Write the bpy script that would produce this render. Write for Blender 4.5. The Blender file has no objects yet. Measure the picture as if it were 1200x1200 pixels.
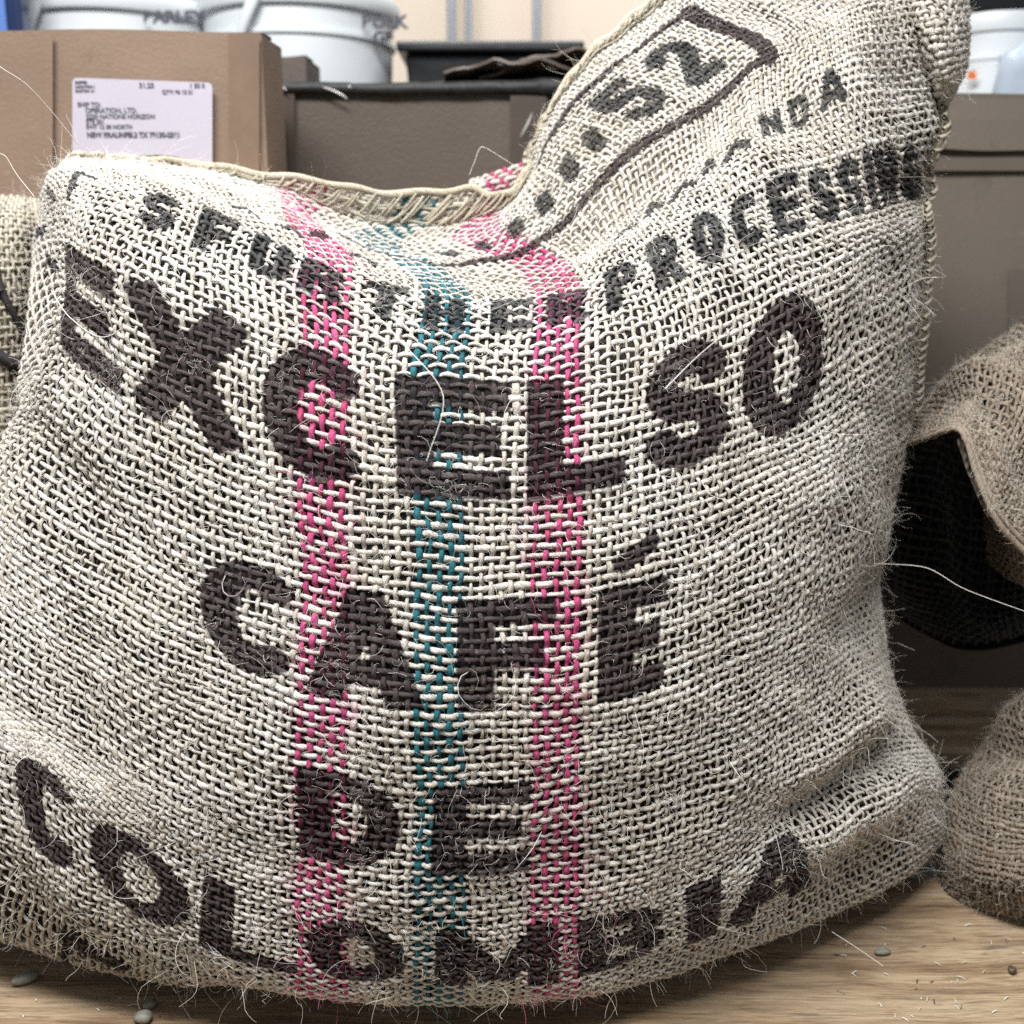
import bpy, math, random
import numpy as np
from mathutils import Vector
rng = np.random.default_rng(7); random.seed(7)
R = math.radians
scene = bpy.context.scene
COL = scene.collection

# ------------------------------------------------------------------ camera
FPX, PITCH, CAMY, CAMZ = 1287.0, R(13.0), -0.80, 0.60
cam = bpy.data.cameras.new('camera')
cam.sensor_width = 36.0; cam.lens = 36.0 * FPX / 1200.0
cam.clip_start = 0.02; cam.clip_end = 60
cam.dof.use_dof = True; cam.dof.focus_distance = 0.82; cam.dof.aperture_fstop = 5.6
co = bpy.data.objects.new('camera', cam); COL.objects.link(co)
co.location = (0, CAMY, CAMZ); co.rotation_euler = (R(90) - PITCH, 0, 0)
scene.camera = co

# ------------------------------------------------------------------ light
w = bpy.data.worlds.new('World'); scene.world = w; w.use_nodes = True
w.node_tree.nodes['Background'].inputs[0].default_value = (0.90, 0.95, 1.0, 1)
w.node_tree.nodes['Background'].inputs[1].default_value = 0.17
def area(name, loc, target, sx, sy, power, colr=(1, 1, 1)):
    l = bpy.data.lights.new(name, 'AREA'); l.shape = 'RECTANGLE'; l.size = sx; l.size_y = sy
    l.energy = power; l.color = colr
    o = bpy.data.objects.new(name, l); COL.objects.link(o); o.location = loc
    o.rotation_euler = (Vector(target) - Vector(loc)).to_track_quat('-Z', 'Y').to_euler()
    return o
area('ceiling_tube_lamp', (-0.35, -0.62, 2.05), (-0.02, 0.0, 0.35), 1.4, 0.34, 50, (0.99, 0.99, 0.985))
area('ceiling_tube_lamp', (0.3, 1.45, 2.7), (0.2, 1.9, 0.6), 2.2, 0.4, 31, (0.95, 0.98, 1.0))
scene.view_settings.view_transform = 'Standard'; scene.view_settings.look = 'None'
scene.view_settings.gamma = 1; scene.view_settings.exposure = 0.72
scene.cycles.max_bounces = 6; scene.cycles.diffuse_bounces = 4
scene.cycles.use_denoising = False

# ------------------------------------------------------------------ helpers
def at(px, py, Y):
    """point of the scene seen at photograph pixel (px, py) on the vertical plane y = Y"""
    px = np.asarray(px, float); py = np.asarray(py, float); Y = np.asarray(Y, float)
    a = (px - 600) / FPX; b = -(py - 600) / FPX
    dy = math.cos(PITCH) + b * math.sin(PITCH); dz = -math.sin(PITCH) + b * math.cos(PITCH)
    t = (Y - CAMY) / dy
    return np.stack([a * t, CAMY + dy * t, CAMZ + dz * t], -1)
def ground_y(py, z=0.0):
    b = -(np.asarray(py, float) - 600) / FPX
    dy = math.cos(PITCH) + b * math.sin(PITCH); dz = -math.sin(PITCH) + b * math.cos(PITCH)
    return CAMY + dy * (z - CAMZ) / dz
def link(o, parent=None):
    COL.objects.link(o)
    if parent is not None: o.parent = parent
    return o
def tag(o, label=None, cat=None, group=None, kind=None):
    if label: o['label'] = label
    if cat: o['category'] = cat
    if group: o['group'] = group
    if kind: o['kind'] = kind
    return o
def empty(name, loc=(0, 0, 0)):
    o = bpy.data.objects.new(name, None); o.location = loc; return link(o)
def mesh_np(name, V, F, mat, parent=None, smooth=True, attrs=None):
    """V (n,3), F (m,k) all faces with k corners; attrs name -> (type, array)"""
    me = bpy.data.meshes.new(name)
    F = np.asarray(F, np.int32); n, k = F.shape
    me.vertices.add(len(V)); me.vertices.foreach_set('co', np.asarray(V, np.float32).ravel())
    me.loops.add(n * k); me.loops.foreach_set('vertex_index', F.ravel())
    me.polygons.add(n); me.polygons.foreach_set('loop_start', np.arange(0, n * k, k, dtype=np.int32))
    me.update(calc_edges=True)
    if smooth: me.polygons.foreach_set('use_smooth', np.ones(n, bool))
    for an, (ty, arr) in (attrs or {}).items():
        a = me.attributes.new(an, ty, 'POINT')
        a.data.foreach_set('vector' if ty == 'FLOAT_VECTOR' else 'value', np.asarray(arr, np.float32).ravel())
    me.materials.append(mat)
    o = bpy.data.objects.new(name, me)
    if parent is not None:
        o.matrix_parent_inverse.identity()
        for v in (): pass
        me.transform(__import__('mathutils').Matrix.Translation(-Vector(parent.location)) if parent.parent is None else
                     __import__('mathutils').Matrix.Translation(-Vector(parent.parent.location) - Vector(parent.location)))
    return link(o, parent)
def mesh_py(name, V, F, mat, parent=None, smooth=False, bevel=0, loc=None):
    me = bpy.data.meshes.new(name)
    off = Vector((0, 0, 0))
    if parent is not None:
        q = parent
        while q is not None: off += q.location; q = q.parent
    if loc is not None: off = Vector(loc)
    me.from_pydata([tuple(Vector(v) - off) for v in V], [], F); me.update()
    if smooth: me.polygons.foreach_set('use_smooth', [True] * len(F))
    me.materials.append(mat)
    o = bpy.data.objects.new(name, me); link(o, parent)
    if loc is not None: o.location = loc
    if bevel:
        m = o.modifiers.new('bevel', 'BEVEL'); m.width = bevel; m.segments = 3; m.limit_method = 'ANGLE'
    return o
BF = [(0, 3, 2, 1), (4, 5, 6, 7), (0, 1, 5, 4), (1, 2, 6, 5), (2, 3, 7, 6), (3, 0, 4, 7)]
def box_v(x0, x1, y0, y1, z0, z1):
    return [(x0, y0, z0), (x1, y0, z0), (x1, y1, z0), (x0, y1, z0), (x0, y0, z1), (x1, y0, z1), (x1, y1, z1), (x0, y1, z1)]
def noise1(n, scale, amp, m=None):
    """smooth random signal(s) of length n"""
    m_ = 1 if m is None else m
    k = max(4, int(n / scale) + 4)
    c = rng.normal(0, 1, (m_, k)); x = np.linspace(0, k - 3.001, n); i = x.astype(int); f = x - i
    f = f * f * (3 - 2 * f)
    r = amp * (c[:, i] * (1 - f) + c[:, i + 1] * f)
    return r[0] if m is None else r

# ------------------------------------------------------------------ materials
class NT:
    def __init__(s, name):
        s.m = bpy.data.materials.new(name); s.m.use_nodes = True; s.t = s.m.node_tree
        s.b = s.t.nodes['Principled BSDF']; s.b.inputs['Roughness'].default_value = 0.8
    def n(s, ty, **kw):
        nd = s.t.nodes.new(ty)
        for k, v in kw.items():
            if k.startswith('_'): setattr(nd, k[1:], v)
            else:
                key = int(k[1:]) if k[0] == 'i' and k[1:].isdigit() else k.replace('__', ' ')
                if isinstance(v, bpy.types.NodeSocket): s.t.links.new(v, nd.inputs[key])
                else: nd.inputs[key].default_value = v
        return nd
    def l(s, a, b): s.t.links.new(a, b)
    def math(s, op, a, b=0.0, c=None, clamp=False):
        nd = s.n('ShaderNodeMath', _operation=op, _use_clamp=clamp)
        for i, v in enumerate((a, b) if c is None else (a, b, c)):
            if isinstance(v, bpy.types.NodeSocket): s.l(v, nd.inputs[i])
            else: nd.inputs[i].default_value = v
        return nd.outputs[0]
    def attr(s, name, out='Fac'):
        return s.n('ShaderNodeAttribute', _attribute_name=name).outputs[out]
    def noise(s, vec, scale, detail=3, rough=0.55, out='Fac'):
        nd = s.n('ShaderNodeTexNoise', Scale=scale, Detail=detail, Roughness=rough)
        if vec is not None: s.l(vec, nd.inputs['Vector'])
        return nd.outputs[out]
    def ramp(s, fac, stops):
        nd = s.n('ShaderNodeValToRGB'); s.l(fac, nd.inputs[0]); e = nd.color_ramp.elements
        while len(e) < len(stops): e.new(0.5)
        for q, (p, c) in zip(e, stops):
            q.position = p; q.color = (*c, 1) if len(c) == 3 else c
        return nd.outputs[0]
    def mix(s, fac, a, b, mode='MIX'):
        nd = s.n('ShaderNodeMix', _data_type='RGBA', _blend_type=mode)
        for i, v in ((0, fac), (6, a), (7, b)):
            if isinstance(v, bpy.types.NodeSocket): s.l(v, nd.inputs[i])
            else: nd.inputs[i].default_value = (*v, 1) if isinstance(v, tuple) and len(v) == 3 else v
        return nd.outputs[2]
    def mapping(s, vec, scale):
        nd = s.n('ShaderNodeMapping'); s.l(vec, nd.inputs[0]); nd.inputs['Scale'].default_value = scale
        return nd.outputs[0]
    def bump(s, h, strength, dist):
        nd = s.n('ShaderNodeBump', Strength=strength, Distance=dist); s.l(h, nd.inputs['Height'])
        s.l(nd.outputs[0], s.b.inputs['Normal'])
    def objco(s): return s.n('ShaderNodeTexCoord').outputs['Object']

def yarn_material(name, ca, cb, print_ink=True, ink_scale=1.0, rough=0.78):
    k = NT(name)
    fib = k.attr('fib', 'Vector')
    f1 = k.noise(fib, 1.0, 3, 0.65); f2 = k.noise(fib, 2.7, 2, 0.6)
    base = k.mix(k.attr('tint'), ca, cb)
    streak = k.ramp(f1, [(0.34, (0.40, 0.37, 0.32)), (0.52, (0.98, 0.98, 0.98)), (0.75, (1.15, 1.15, 1.15))])
    base = k.mix(0.8, base, streak, 'MULTIPLY')
    blot = k.noise(k.objco(), 9, 3)
    base = k.mix(1.0, base, k.ramp(blot, [(0.3, (0.92, 0.89, 0.85)), (0.6, (1, 1, 1))]), 'MULTIPLY')
    if print_ink and name != 'pink_dyed_yarn' and name != 'teal_dyed_yarn':
        bm = k.math('MULTIPLY', k.attr('bleed'), k.ramp(k.noise(k.objco(), 45, 4, 0.7), [(0.48, (0, 0, 0)), (0.72, (0.6, 0.6, 0.6))]))
        base = k.mix(bm, base, (0.70, 0.26, 0.40))
    if print_ink:
        wob = k.math('MULTIPLY', k.math('SUBTRACT', k.noise(k.objco(), 240, 3, 0.7), 0.5), 7.0)
        fleck = k.math('GREATER_THAN', k.noise(fib, 1.6, 2), 0.66)
        thin = k.noise(k.objco(), 60, 3, 0.6)
        for an, c0, c1 in (('ink', (0.013, 0.005, 0.0075), (0.036, 0.016, 0.021)), ('inkb', (0.004, 0.006, 0.009), (0.017, 0.022, 0.028))):
            d = k.math('ADD', k.attr(an), wob)
            m = k.math('MULTIPLY_ADD', d, -0.45, 0.5, clamp=True)
            m = k.math('MULTIPLY', m, k.math('SUBTRACT', 1.0, k.math('MULTIPLY', fleck, 0.35)))
            m = k.math('MULTIPLY', m, k.math('MULTIPLY_ADD', thin, 0.25 if an == 'ink' else 0.5, 0.86 if an == 'ink' else 0.70, clamp=True))
            ink = k.mix(f2, c0, c1)
            ink = k.mix(0.06, ink, base)
            base = k.mix(m, base, ink)
    k.l(base, k.b.inputs['Base Color'])
    k.b.inputs['Roughness'].default_value = rough
    k.b.inputs['Specular IOR Level'].default_value = 0.22
    k.bump(f1, 1.0, 0.0016)
    return k.m
M = {}
M['cream'] = yarn_material('cream_fique_yarn', (0.78, 0.75, 0.69), (0.64, 0.59, 0.51))
M['weft'] = yarn_material('pale_fique_yarn', (0.86, 0.84, 0.80), (0.75, 0.71, 0.64))
M['pink'] = yarn_material('pink_dyed_yarn', (0.66, 0.10, 0.27), (0.56, 0.07, 0.20))
M['teal'] = yarn_material('teal_dyed_yarn', (0.025, 0.19, 0.235), (0.02, 0.13, 0.17))
M['brown'] = yarn_material('brown_jute_yarn', (0.40, 0.33, 0.265), (0.22, 0.172, 0.13), False)
M['tan'] = yarn_material('tan_jute_yarn', (0.66, 0.61, 0.51), (0.52, 0.46, 0.36), False)
M['stitch'] = yarn_material('stitching_yarn', (0.68, 0.63, 0.51), (0.52, 0.46, 0.35), False)
def fibre_material():
    k = NT('loose_fibre'); a = k.attr('tint')
    c = k.ramp(a, [(0.0, (0.86, 0.83, 0.76)), (0.55, (0.72, 0.66, 0.54)), (0.80, (0.55, 0.50, 0.45)), (0.86, (0.10, 0.08, 0.08)),
                   (0.93, (0.62, 0.13, 0.28)), (1.0, (0.03, 0.20, 0.24))])
    c.node.color_ramp.interpolation = 'CONSTANT'
    k.l(c, k.b.inputs['Base Color']); k.b.inputs['Roughness'].default_value = 0.5
    return k.m
M['fibre'] = fibre_material()
def simple(name, c, rough=0.7, var=0.0, scale=20, bump=0.0, metallic=0, spec=None, c2=None, bscale=None):
    k = NT(name); oc = k.objco(); nz = k.noise(oc, scale, 5, 0.6)
    c2 = c2 or tuple(x * (1 - var) for x in c)
    k.l(k.ramp(nz, [(0.35, c), (0.7, c2)]), k.b.inputs['Base Color'])
    k.b.inputs['Roughness'].default_value = rough; k.b.inputs['Metallic'].default_value = metallic
    if spec is not None: k.b.inputs['Specular IOR Level'].default_value = spec
    if bump: k.bump(k.noise(oc, bscale or scale * 4, 4), 0.6, bump)
    return k.m
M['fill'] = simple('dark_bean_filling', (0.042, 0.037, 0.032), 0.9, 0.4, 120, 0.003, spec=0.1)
def burlap_sheet(name, a, b):
    k = NT(name); oc = k.objco()
    wv = k.n('ShaderNodeTexWave', Scale=38.0, Distortion=1.5, _bands_direction='Z'); k.l(oc, wv.inputs[0])
    wx = k.n('ShaderNodeTexWave', Scale=38.0, Distortion=1.5, _bands_direction='X'); k.l(oc, wx.inputs[0])
    h = k.math('MULTIPLY', wv.outputs['Fac'], wx.outputs['Fac'])
    k.l(k.mix(k.math('ADD', h, k.math('MULTIPLY', k.noise(oc, 90), 0.3)), b, a), k.b.inputs['Base Color'])
    k.bump(h, 0.8, 0.002); return k.m
M['sheet'] = burlap_sheet('cream_burlap', (0.62, 0.56, 0.44), (0.36, 0.31, 0.23))
M['brown_sheet'] = burlap_sheet('brown_burlap', (0.11, 0.085, 0.065), (0.05, 0.038, 0.03))
M['void'] = simple('sack_inside_shade', (0.008, 0.007, 0.006), 0.95, 0.4, 50, spec=0.05)  # near-black colour carries the shade inside the brown sack's open mouth
def cardboard(name, c, dirt=0.25, rough=0.75):
    k = NT(name); oc = k.objco()
    a = k.noise(oc, 2.2, 4, 0.6); b = k.noise(k.mapping(oc, (2, 40, 180)), 1.0, 3, 0.6)
    f = k.noise(oc, 260, 2, 0.6)
    c2 = tuple(x * (1 - dirt) for x in c)
    col = k.mix(k.ramp(a, [(0.35, (0, 0, 0)), (0.68, (1, 1, 1))]), c, c2)
    col = k.mix(0.10, col, k.ramp(b, [(0.3, (0.82, 0.80, 0.78)), (0.6, (1, 1, 1))]), 'MULTIPLY')
    col = k.mix(0.3, col, k.ramp(f, [(0.35, (0.85, 0.85, 0.85)), (0.6, (1.05, 1.05, 1.05))]), 'MULTIPLY')
    sc = k.noise(k.mapping(oc, (9, 9, 30)), 3.0, 6, 0.75)
    col = k.mix(k.math('MULTIPLY', k.ramp(sc, [(0.62, (0, 0, 0)), (0.68, (1, 1, 1))]), 0.35), col, tuple(min(1, x * 1.7) for x in c))
    dk = k.noise(k.mapping(oc, (5, 5, 3)), 4.0, 7, 0.7)
    col = k.mix(k.math('MULTIPLY', k.ramp(dk, [(0.60, (0, 0, 0)), (0.70, (1, 1, 1))]), 0.45), col, tuple(x * .45 for x in c))
    k.l(col, k.b.inputs['Base Color']); k.b.inputs['Roughness'].default_value = rough
    k.bump(k.math('ADD', f, k.math('MULTIPLY', a, 3.0)), 0.3, 0.002)
    return k.m
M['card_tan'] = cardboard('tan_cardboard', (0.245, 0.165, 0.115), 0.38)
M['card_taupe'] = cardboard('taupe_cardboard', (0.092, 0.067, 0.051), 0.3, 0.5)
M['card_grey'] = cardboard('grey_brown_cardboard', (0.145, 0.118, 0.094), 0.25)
M['tape'] = simple('packing_tape', (0.14, 0.115, 0.095), 0.25, 0.1, 6)
M['black'] = simple('black_plastic', (0.012, 0.013, 0.015), 0.35, 0.3, 12, 0.001)
M['film'] = simple('black_lid_film', (0.004, 0.0035, 0.0035), 0.6, 0.4, 14, 0.004)
M['white'] = simple('white_plastic', (0.72, 0.76, 0.78), 0.35, 0.08, 5)
M['frost'] = simple('frosted_plastic', (0.42, 0.48, 0.56), 0.3, 0.25, 9)
M['label'] = simple('shipping_label_paper', (0.44, 0.41, 0.47), 0.55, 0.05, 10)
M['print'] = simple('label_print', (0.07, 0.07, 0.09), 0.7, 0.1, 10)
M['wall'] = simple('cream_painted_wall', (0.80, 0.69, 0.57), 0.8, 0.12, 1.4, 0.001, c2=(0.72, 0.60, 0.48))
M['steel'] = simple('galvanised_steel', (0.33, 0.36, 0.40), 0.4, 0.2, 12, metallic=0.3)
M['blue'] = simple('dark_blue_plastic', (0.02, 0.035, 0.10), 0.25, 0.3, 8)
M['floor'] = simple('dark_concrete', (0.05, 0.047, 0.043), 0.85, 0.3, 6, 0.002)
M['orange'] = simple('orange_plastic', (0.8, 0.2, 0.05), 0.5, 0.1, 5)
M['pebble'] = simple('grey_green_bean', (0.27, 0.27, 0.22), 0.6, 0.4, 150, 0.0006)
M['darkbean'] = simple('brown_bean', (0.10, 0.065, 0.04), 0.5, 0.4, 150, 0.0006)
def wood():
    k = NT('weathered_pine'); oc = k.objco()
    dist = k.n('ShaderNodeVectorMath', _operation='ADD')
    wob = k.n('ShaderNodeVectorMath', _operation='SCALE'); wob.inputs['Scale'].default_value = 0.05
    k.l(k.noise(oc, 3.5, 3, 0.5, 'Color'), wob.inputs[0]); k.l(oc, dist.inputs[0]); k.l(wob.outputs[0], dist.inputs[1])
    v = dist.outputs[0]
    g1 = k.noise(k.mapping(v, (1.6, 26, 26)), 2.0, 9, 0.68)
    g2 = k.noise(k.mapping(v, (14, 260, 260)), 1.4, 6, 0.75)
    g3 = k.noise(k.mapping(v, (5, 60, 60)), 2.0, 5, 0.6)
    c = k.ramp(g1, [(0.28, (0.12, 0.068, 0.035)), (0.42, (0.30, 0.20, 0.115)), (0.54, (0.45, 0.33, 0.205)), (0.70, (0.56, 0.45, 0.31))])
    c = k.mix(0.75, c, k.ramp(g2, [(0.40, (0.42, 0.36, 0.31)), (0.52, (1, 1, 1))]), 'MULTIPLY')
    st = k.ramp(g3, [(0.60, (0, 0, 0)), (0.66, (1, 1, 1))])
    c = k.mix(k.math('MULTIPLY', st, 0.75), c, (0.13, 0.10, 0.075))
    vo = k.n('ShaderNodeTexVoronoi', Scale=1.0, Randomness=1.0); k.l(k.mapping(v, (3.5, 9, 9)), vo.inputs['Vector'])
    c = k.mix(k.math('MULTIPLY', k.ramp(vo.outputs['Distance'], [(0.05, (1, 1, 1)), (0.16, (0, 0, 0))]), 0.7), c, (0.12, 0.065, 0.03))
    cr = k.noise(k.mapping(v, (2.2, 120, 120)), 2.0, 2, 0.5)
    c = k.mix(k.math('MULTIPLY', k.ramp(cr, [(0.68, (0, 0, 0)), (0.70, (1, 1, 1))]), 0.8), c, (0.06, 0.04, 0.025))
    gr = k.noise(oc, 14, 5, 0.65)
    c = k.mix(k.math('MULTIPLY', k.ramp(gr, [(0.45, (0, 0, 0)), (0.7, (1, 1, 1))]), 0.30), c, (0.33, 0.28, 0.21))
    k.l(c, k.b.inputs['Base Color']); k.b.inputs['Roughness'].default_value = 0.75
    k.bump(k.math('ADD', g2, k.math('MULTIPLY', g1, 1.5)), 0.6, 0.0022)
    return k.m
M['wood'] = wood()

# ------------------------------------------------------------------ the setting
def struct(o): o['kind'] = 'structure'; return o
struct(mesh_py('floor', [(-8, -4, -0.16), (8, -4, -0.16), (8, 8, -0.16), (-8, 8, -0.16)], [(0, 1, 2, 3)], M['floor']))
struct(mesh_py('back_wall', box_v(-6, 6, 2.40, 2.55, -0.16, 3.6), BF, M['wall']))
deck = empty('pallet', (0, 0.2, -0.16)); tag(deck, 'weathered pine pallet of flat boards carrying the sacks and boxes', 'pallet')
def board(y0, y1, z0=-0.022, z1=0.0, x0=-1.1, x1=1.35):
    n = 36; V = []; F = []
    for i in range(n + 1):
        x = x0 + (x1 - x0) * i / n
        dy0 = random.uniform(-.0012, .0012); dy1 = random.uniform(-.0012, .0012); c = 0.003
        V += [(x, y0 + dy0, z0), (x, y0 + dy0, z1 - c), (x, y0 + dy0 + c, z1), (x, y1 + dy1 - c, z1), (x, y1 + dy1, z1 - c), (x, y1 + dy1, z0)]
    for i in range(n):
        for j in range(6):
            a, b = i * 6 + j, i * 6 + (j + 1) % 6
            F.append((a, a + 6, b + 6, b))
    F += [tuple(range(5, -1, -1))[::-1], tuple(range(n * 6, n * 6 + 6))[::-1]]
    return mesh_py('board', V, F, M['wood'], deck)
for y0, y1 in ((-0.52, -0.30), (-0.290, -0.052), (-0.046, 0.185), (0.47, 0.69), (0.70, 0.90)): board(y0, y1)
for x0 in (-1.0, 0.08, 1.2): mesh_py('stringer', box_v(x0, x0 + 0.05, -0.5, 0.9, -0.157, -0.0225), BF, M['wood'], deck)

# ------------------------------------------------------------------ the weave builder
def pchip(x, y, xq):
    x = np.asarray(x, float); y = np.asarray(y, float); h = np.diff(x); d = np.diff(y) / h
    m = np.zeros_like(y)
    s = d[:-1] * d[1:] > 0
    w1 = 2 * h[1:] + h[:-1]; w2 = h[1:] + 2 * h[:-1]
    with np.errstate(divide='ignore', invalid='ignore'):
        mm = (w1 + w2) / (w1 / d[:-1] + w2 / d[1:])
    m[1:-1] = np.where(s, mm, 0); m[0] = d[0]; m[-1] = d[-1]
    xq = np.asarray(xq, float); i = np.clip(np.searchsorted(x, xq) - 1, 0, len(x) - 2)
    t = (xq - x[i]) / h[i]; lo = t < 0; hi = t > 1; tc = np.clip(t, 0, 1)
    r = (2*tc**3 - 3*tc**2 + 1) * y[i] + (tc**3 - 2*tc**2 + tc) * h[i] * m[i] + (-2*tc**3 + 3*tc**2) * y[i+1] + (tc**3 - tc**2) * h[i] * m[i+1]
    r = np.where(lo, y[0] + m[0] * (xq - x[0]), r); return np.where(hi, y[-1] + m[-1] * (xq - x[-1]), r)
def blur(A, su, sv):
    def b1(A, s, ax):
        if s <= 0: return A
        k = int(3 * s) + 1; w_ = np.exp(-0.5 * (np.arange(-k, k + 1) / s) ** 2); w_ /= w_.sum()
        P = [(0, 0)] * A.ndim; P[ax] = (k, k)
        B = np.pad(A, P, mode='reflect', reflect_type='odd')
        out = np.zeros_like(A)
        for i, ww in enumerate(w_): out += ww * np.take(B, range(i, i + A.shape[ax]), axis=ax)
        return out
    return b1(b1(A, su, 1), sv, 0)
class Surf:
    """smooth cloth surface sampled on a regular (v, u) grid"""
    def __init__(s, u, v, P, flip=False):
        s.u0, s.du, s.v0, s.dv, s.P = u[0], u[1] - u[0], v[0], v[1] - v[0], P
        s.nu, s.nv = len(u), len(v)
        Tu = np.gradient(P, axis=1); Tv = np.gradient(P, axis=0)
        N = np.cross(Tu, Tv); N /= np.linalg.norm(N, axis=-1, keepdims=True) + 1e-12
        s.N = -N if flip else N
        s.lu = np.linalg.norm(Tu, axis=-1) / s.du; s.lv = np.linalg.norm(Tv, axis=-1) / s.dv
    def _bi(s, A, U, V):
        x = np.clip((U - s.u0) / s.du, 0, s.nu - 1.001); y = np.clip((V - s.v0) / s.dv, 0, s.nv - 1.001)
        i = x.astype(int); j = y.astype(int); fx = x - i; fy = y - j
        if A.ndim == 3: fx = fx[..., None]; fy = fy[..., None]
        return (A[j, i] * (1 - fx) + A[j, i + 1] * fx) * (1 - fy) + (A[j + 1, i] * (1 - fx) + A[j + 1, i + 1] * fx) * fy
    def p(s, U, V): return s._bi(s.P, U, V)
    def nrm(s, U, V):
        n = s._bi(s.N, U, V); return n / (np.linalg.norm(n, axis=-1, keepdims=True) + 1e-12)
def tubes(C, Rad, Nrm, sides=6, flat=0.8, twist=0.0, tw0=None, fs=(80.0, 2.6), rough=0.0):
    """C (n,m,3) centre lines -> verts, quads, lateral coordinate, fibre coordinates"""
    n, m, _ = C.shape
    T = np.gradient(C, axis=1); T /= np.linalg.norm(T, axis=-1, keepdims=True) + 1e-12
    B = np.cross(T, Nrm); B /= np.linalg.norm(B, axis=-1, keepdims=True) + 1e-12
    N2 = np.cross(B, T)
    th = np.arange(sides) / sides * 2 * math.pi
    lat = np.cos(th)[None, None] * Rad[..., None]; up = np.sin(th)[None, None] * Rad[..., None] * flat
    if rough:
        q = 1 + rng.normal(0, rough, lat.shape); lat = lat * q; up = up * q
    V = C[:, :, None] + B[:, :, None] * lat[..., None] + N2[:, :, None] * up[..., None]
    L = np.concatenate([np.zeros((n, 1)), np.cumsum(np.linalg.norm(np.diff(C, axis=1), axis=-1), 1)], 1)
    if tw0 is None: tw0 = rng.uniform(0, 6.28, n)
    ang = th[None, None] + (twist * L + tw0[:, None])[..., None]
    k = fs[1]
    fib = np.stack([np.broadcast_to((L * fs[0])[..., None], ang.shape) + (np.arange(n) * 17.3)[:, None, None], np.cos(ang) * k, np.sin(ang) * k + (np.arange(n) * 5.1)[:, None, None]], -1)
    idx = np.arange(n * m * sides).reshape(n, m, sides)
    a = idx[:, :-1]; b = np.roll(a, -1, 2); c = idx[:, 1:]; d = np.roll(c, -1, 2)
    F = np.stack([a, b, d, c], -1).reshape(-1, 4)
    return V.reshape(-1, 3), F, lat, fib.reshape(-1, 3), L
class Pool:
    def __init__(s): s.V = []; s.F = []; s.A = {}; s.n = 0
    def add(s, V, F, **at_):
        s.V.append(V); s.F.append(F + s.n); s.n += len(V)
        for k, v in at_.items(): s.A.setdefault(k, []).append(v)
    def build(s, name, mat, parent=None):
        ty = lambda k: 'FLOAT_VECTOR' if k == 'fib' else 'FLOAT'
        return mesh_np(name, np.concatenate(s.V), np.concatenate(s.F), mat, parent, True,
                       {k: (ty(k), np.concatenate(v)) for k, v in s.A.items()})
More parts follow.
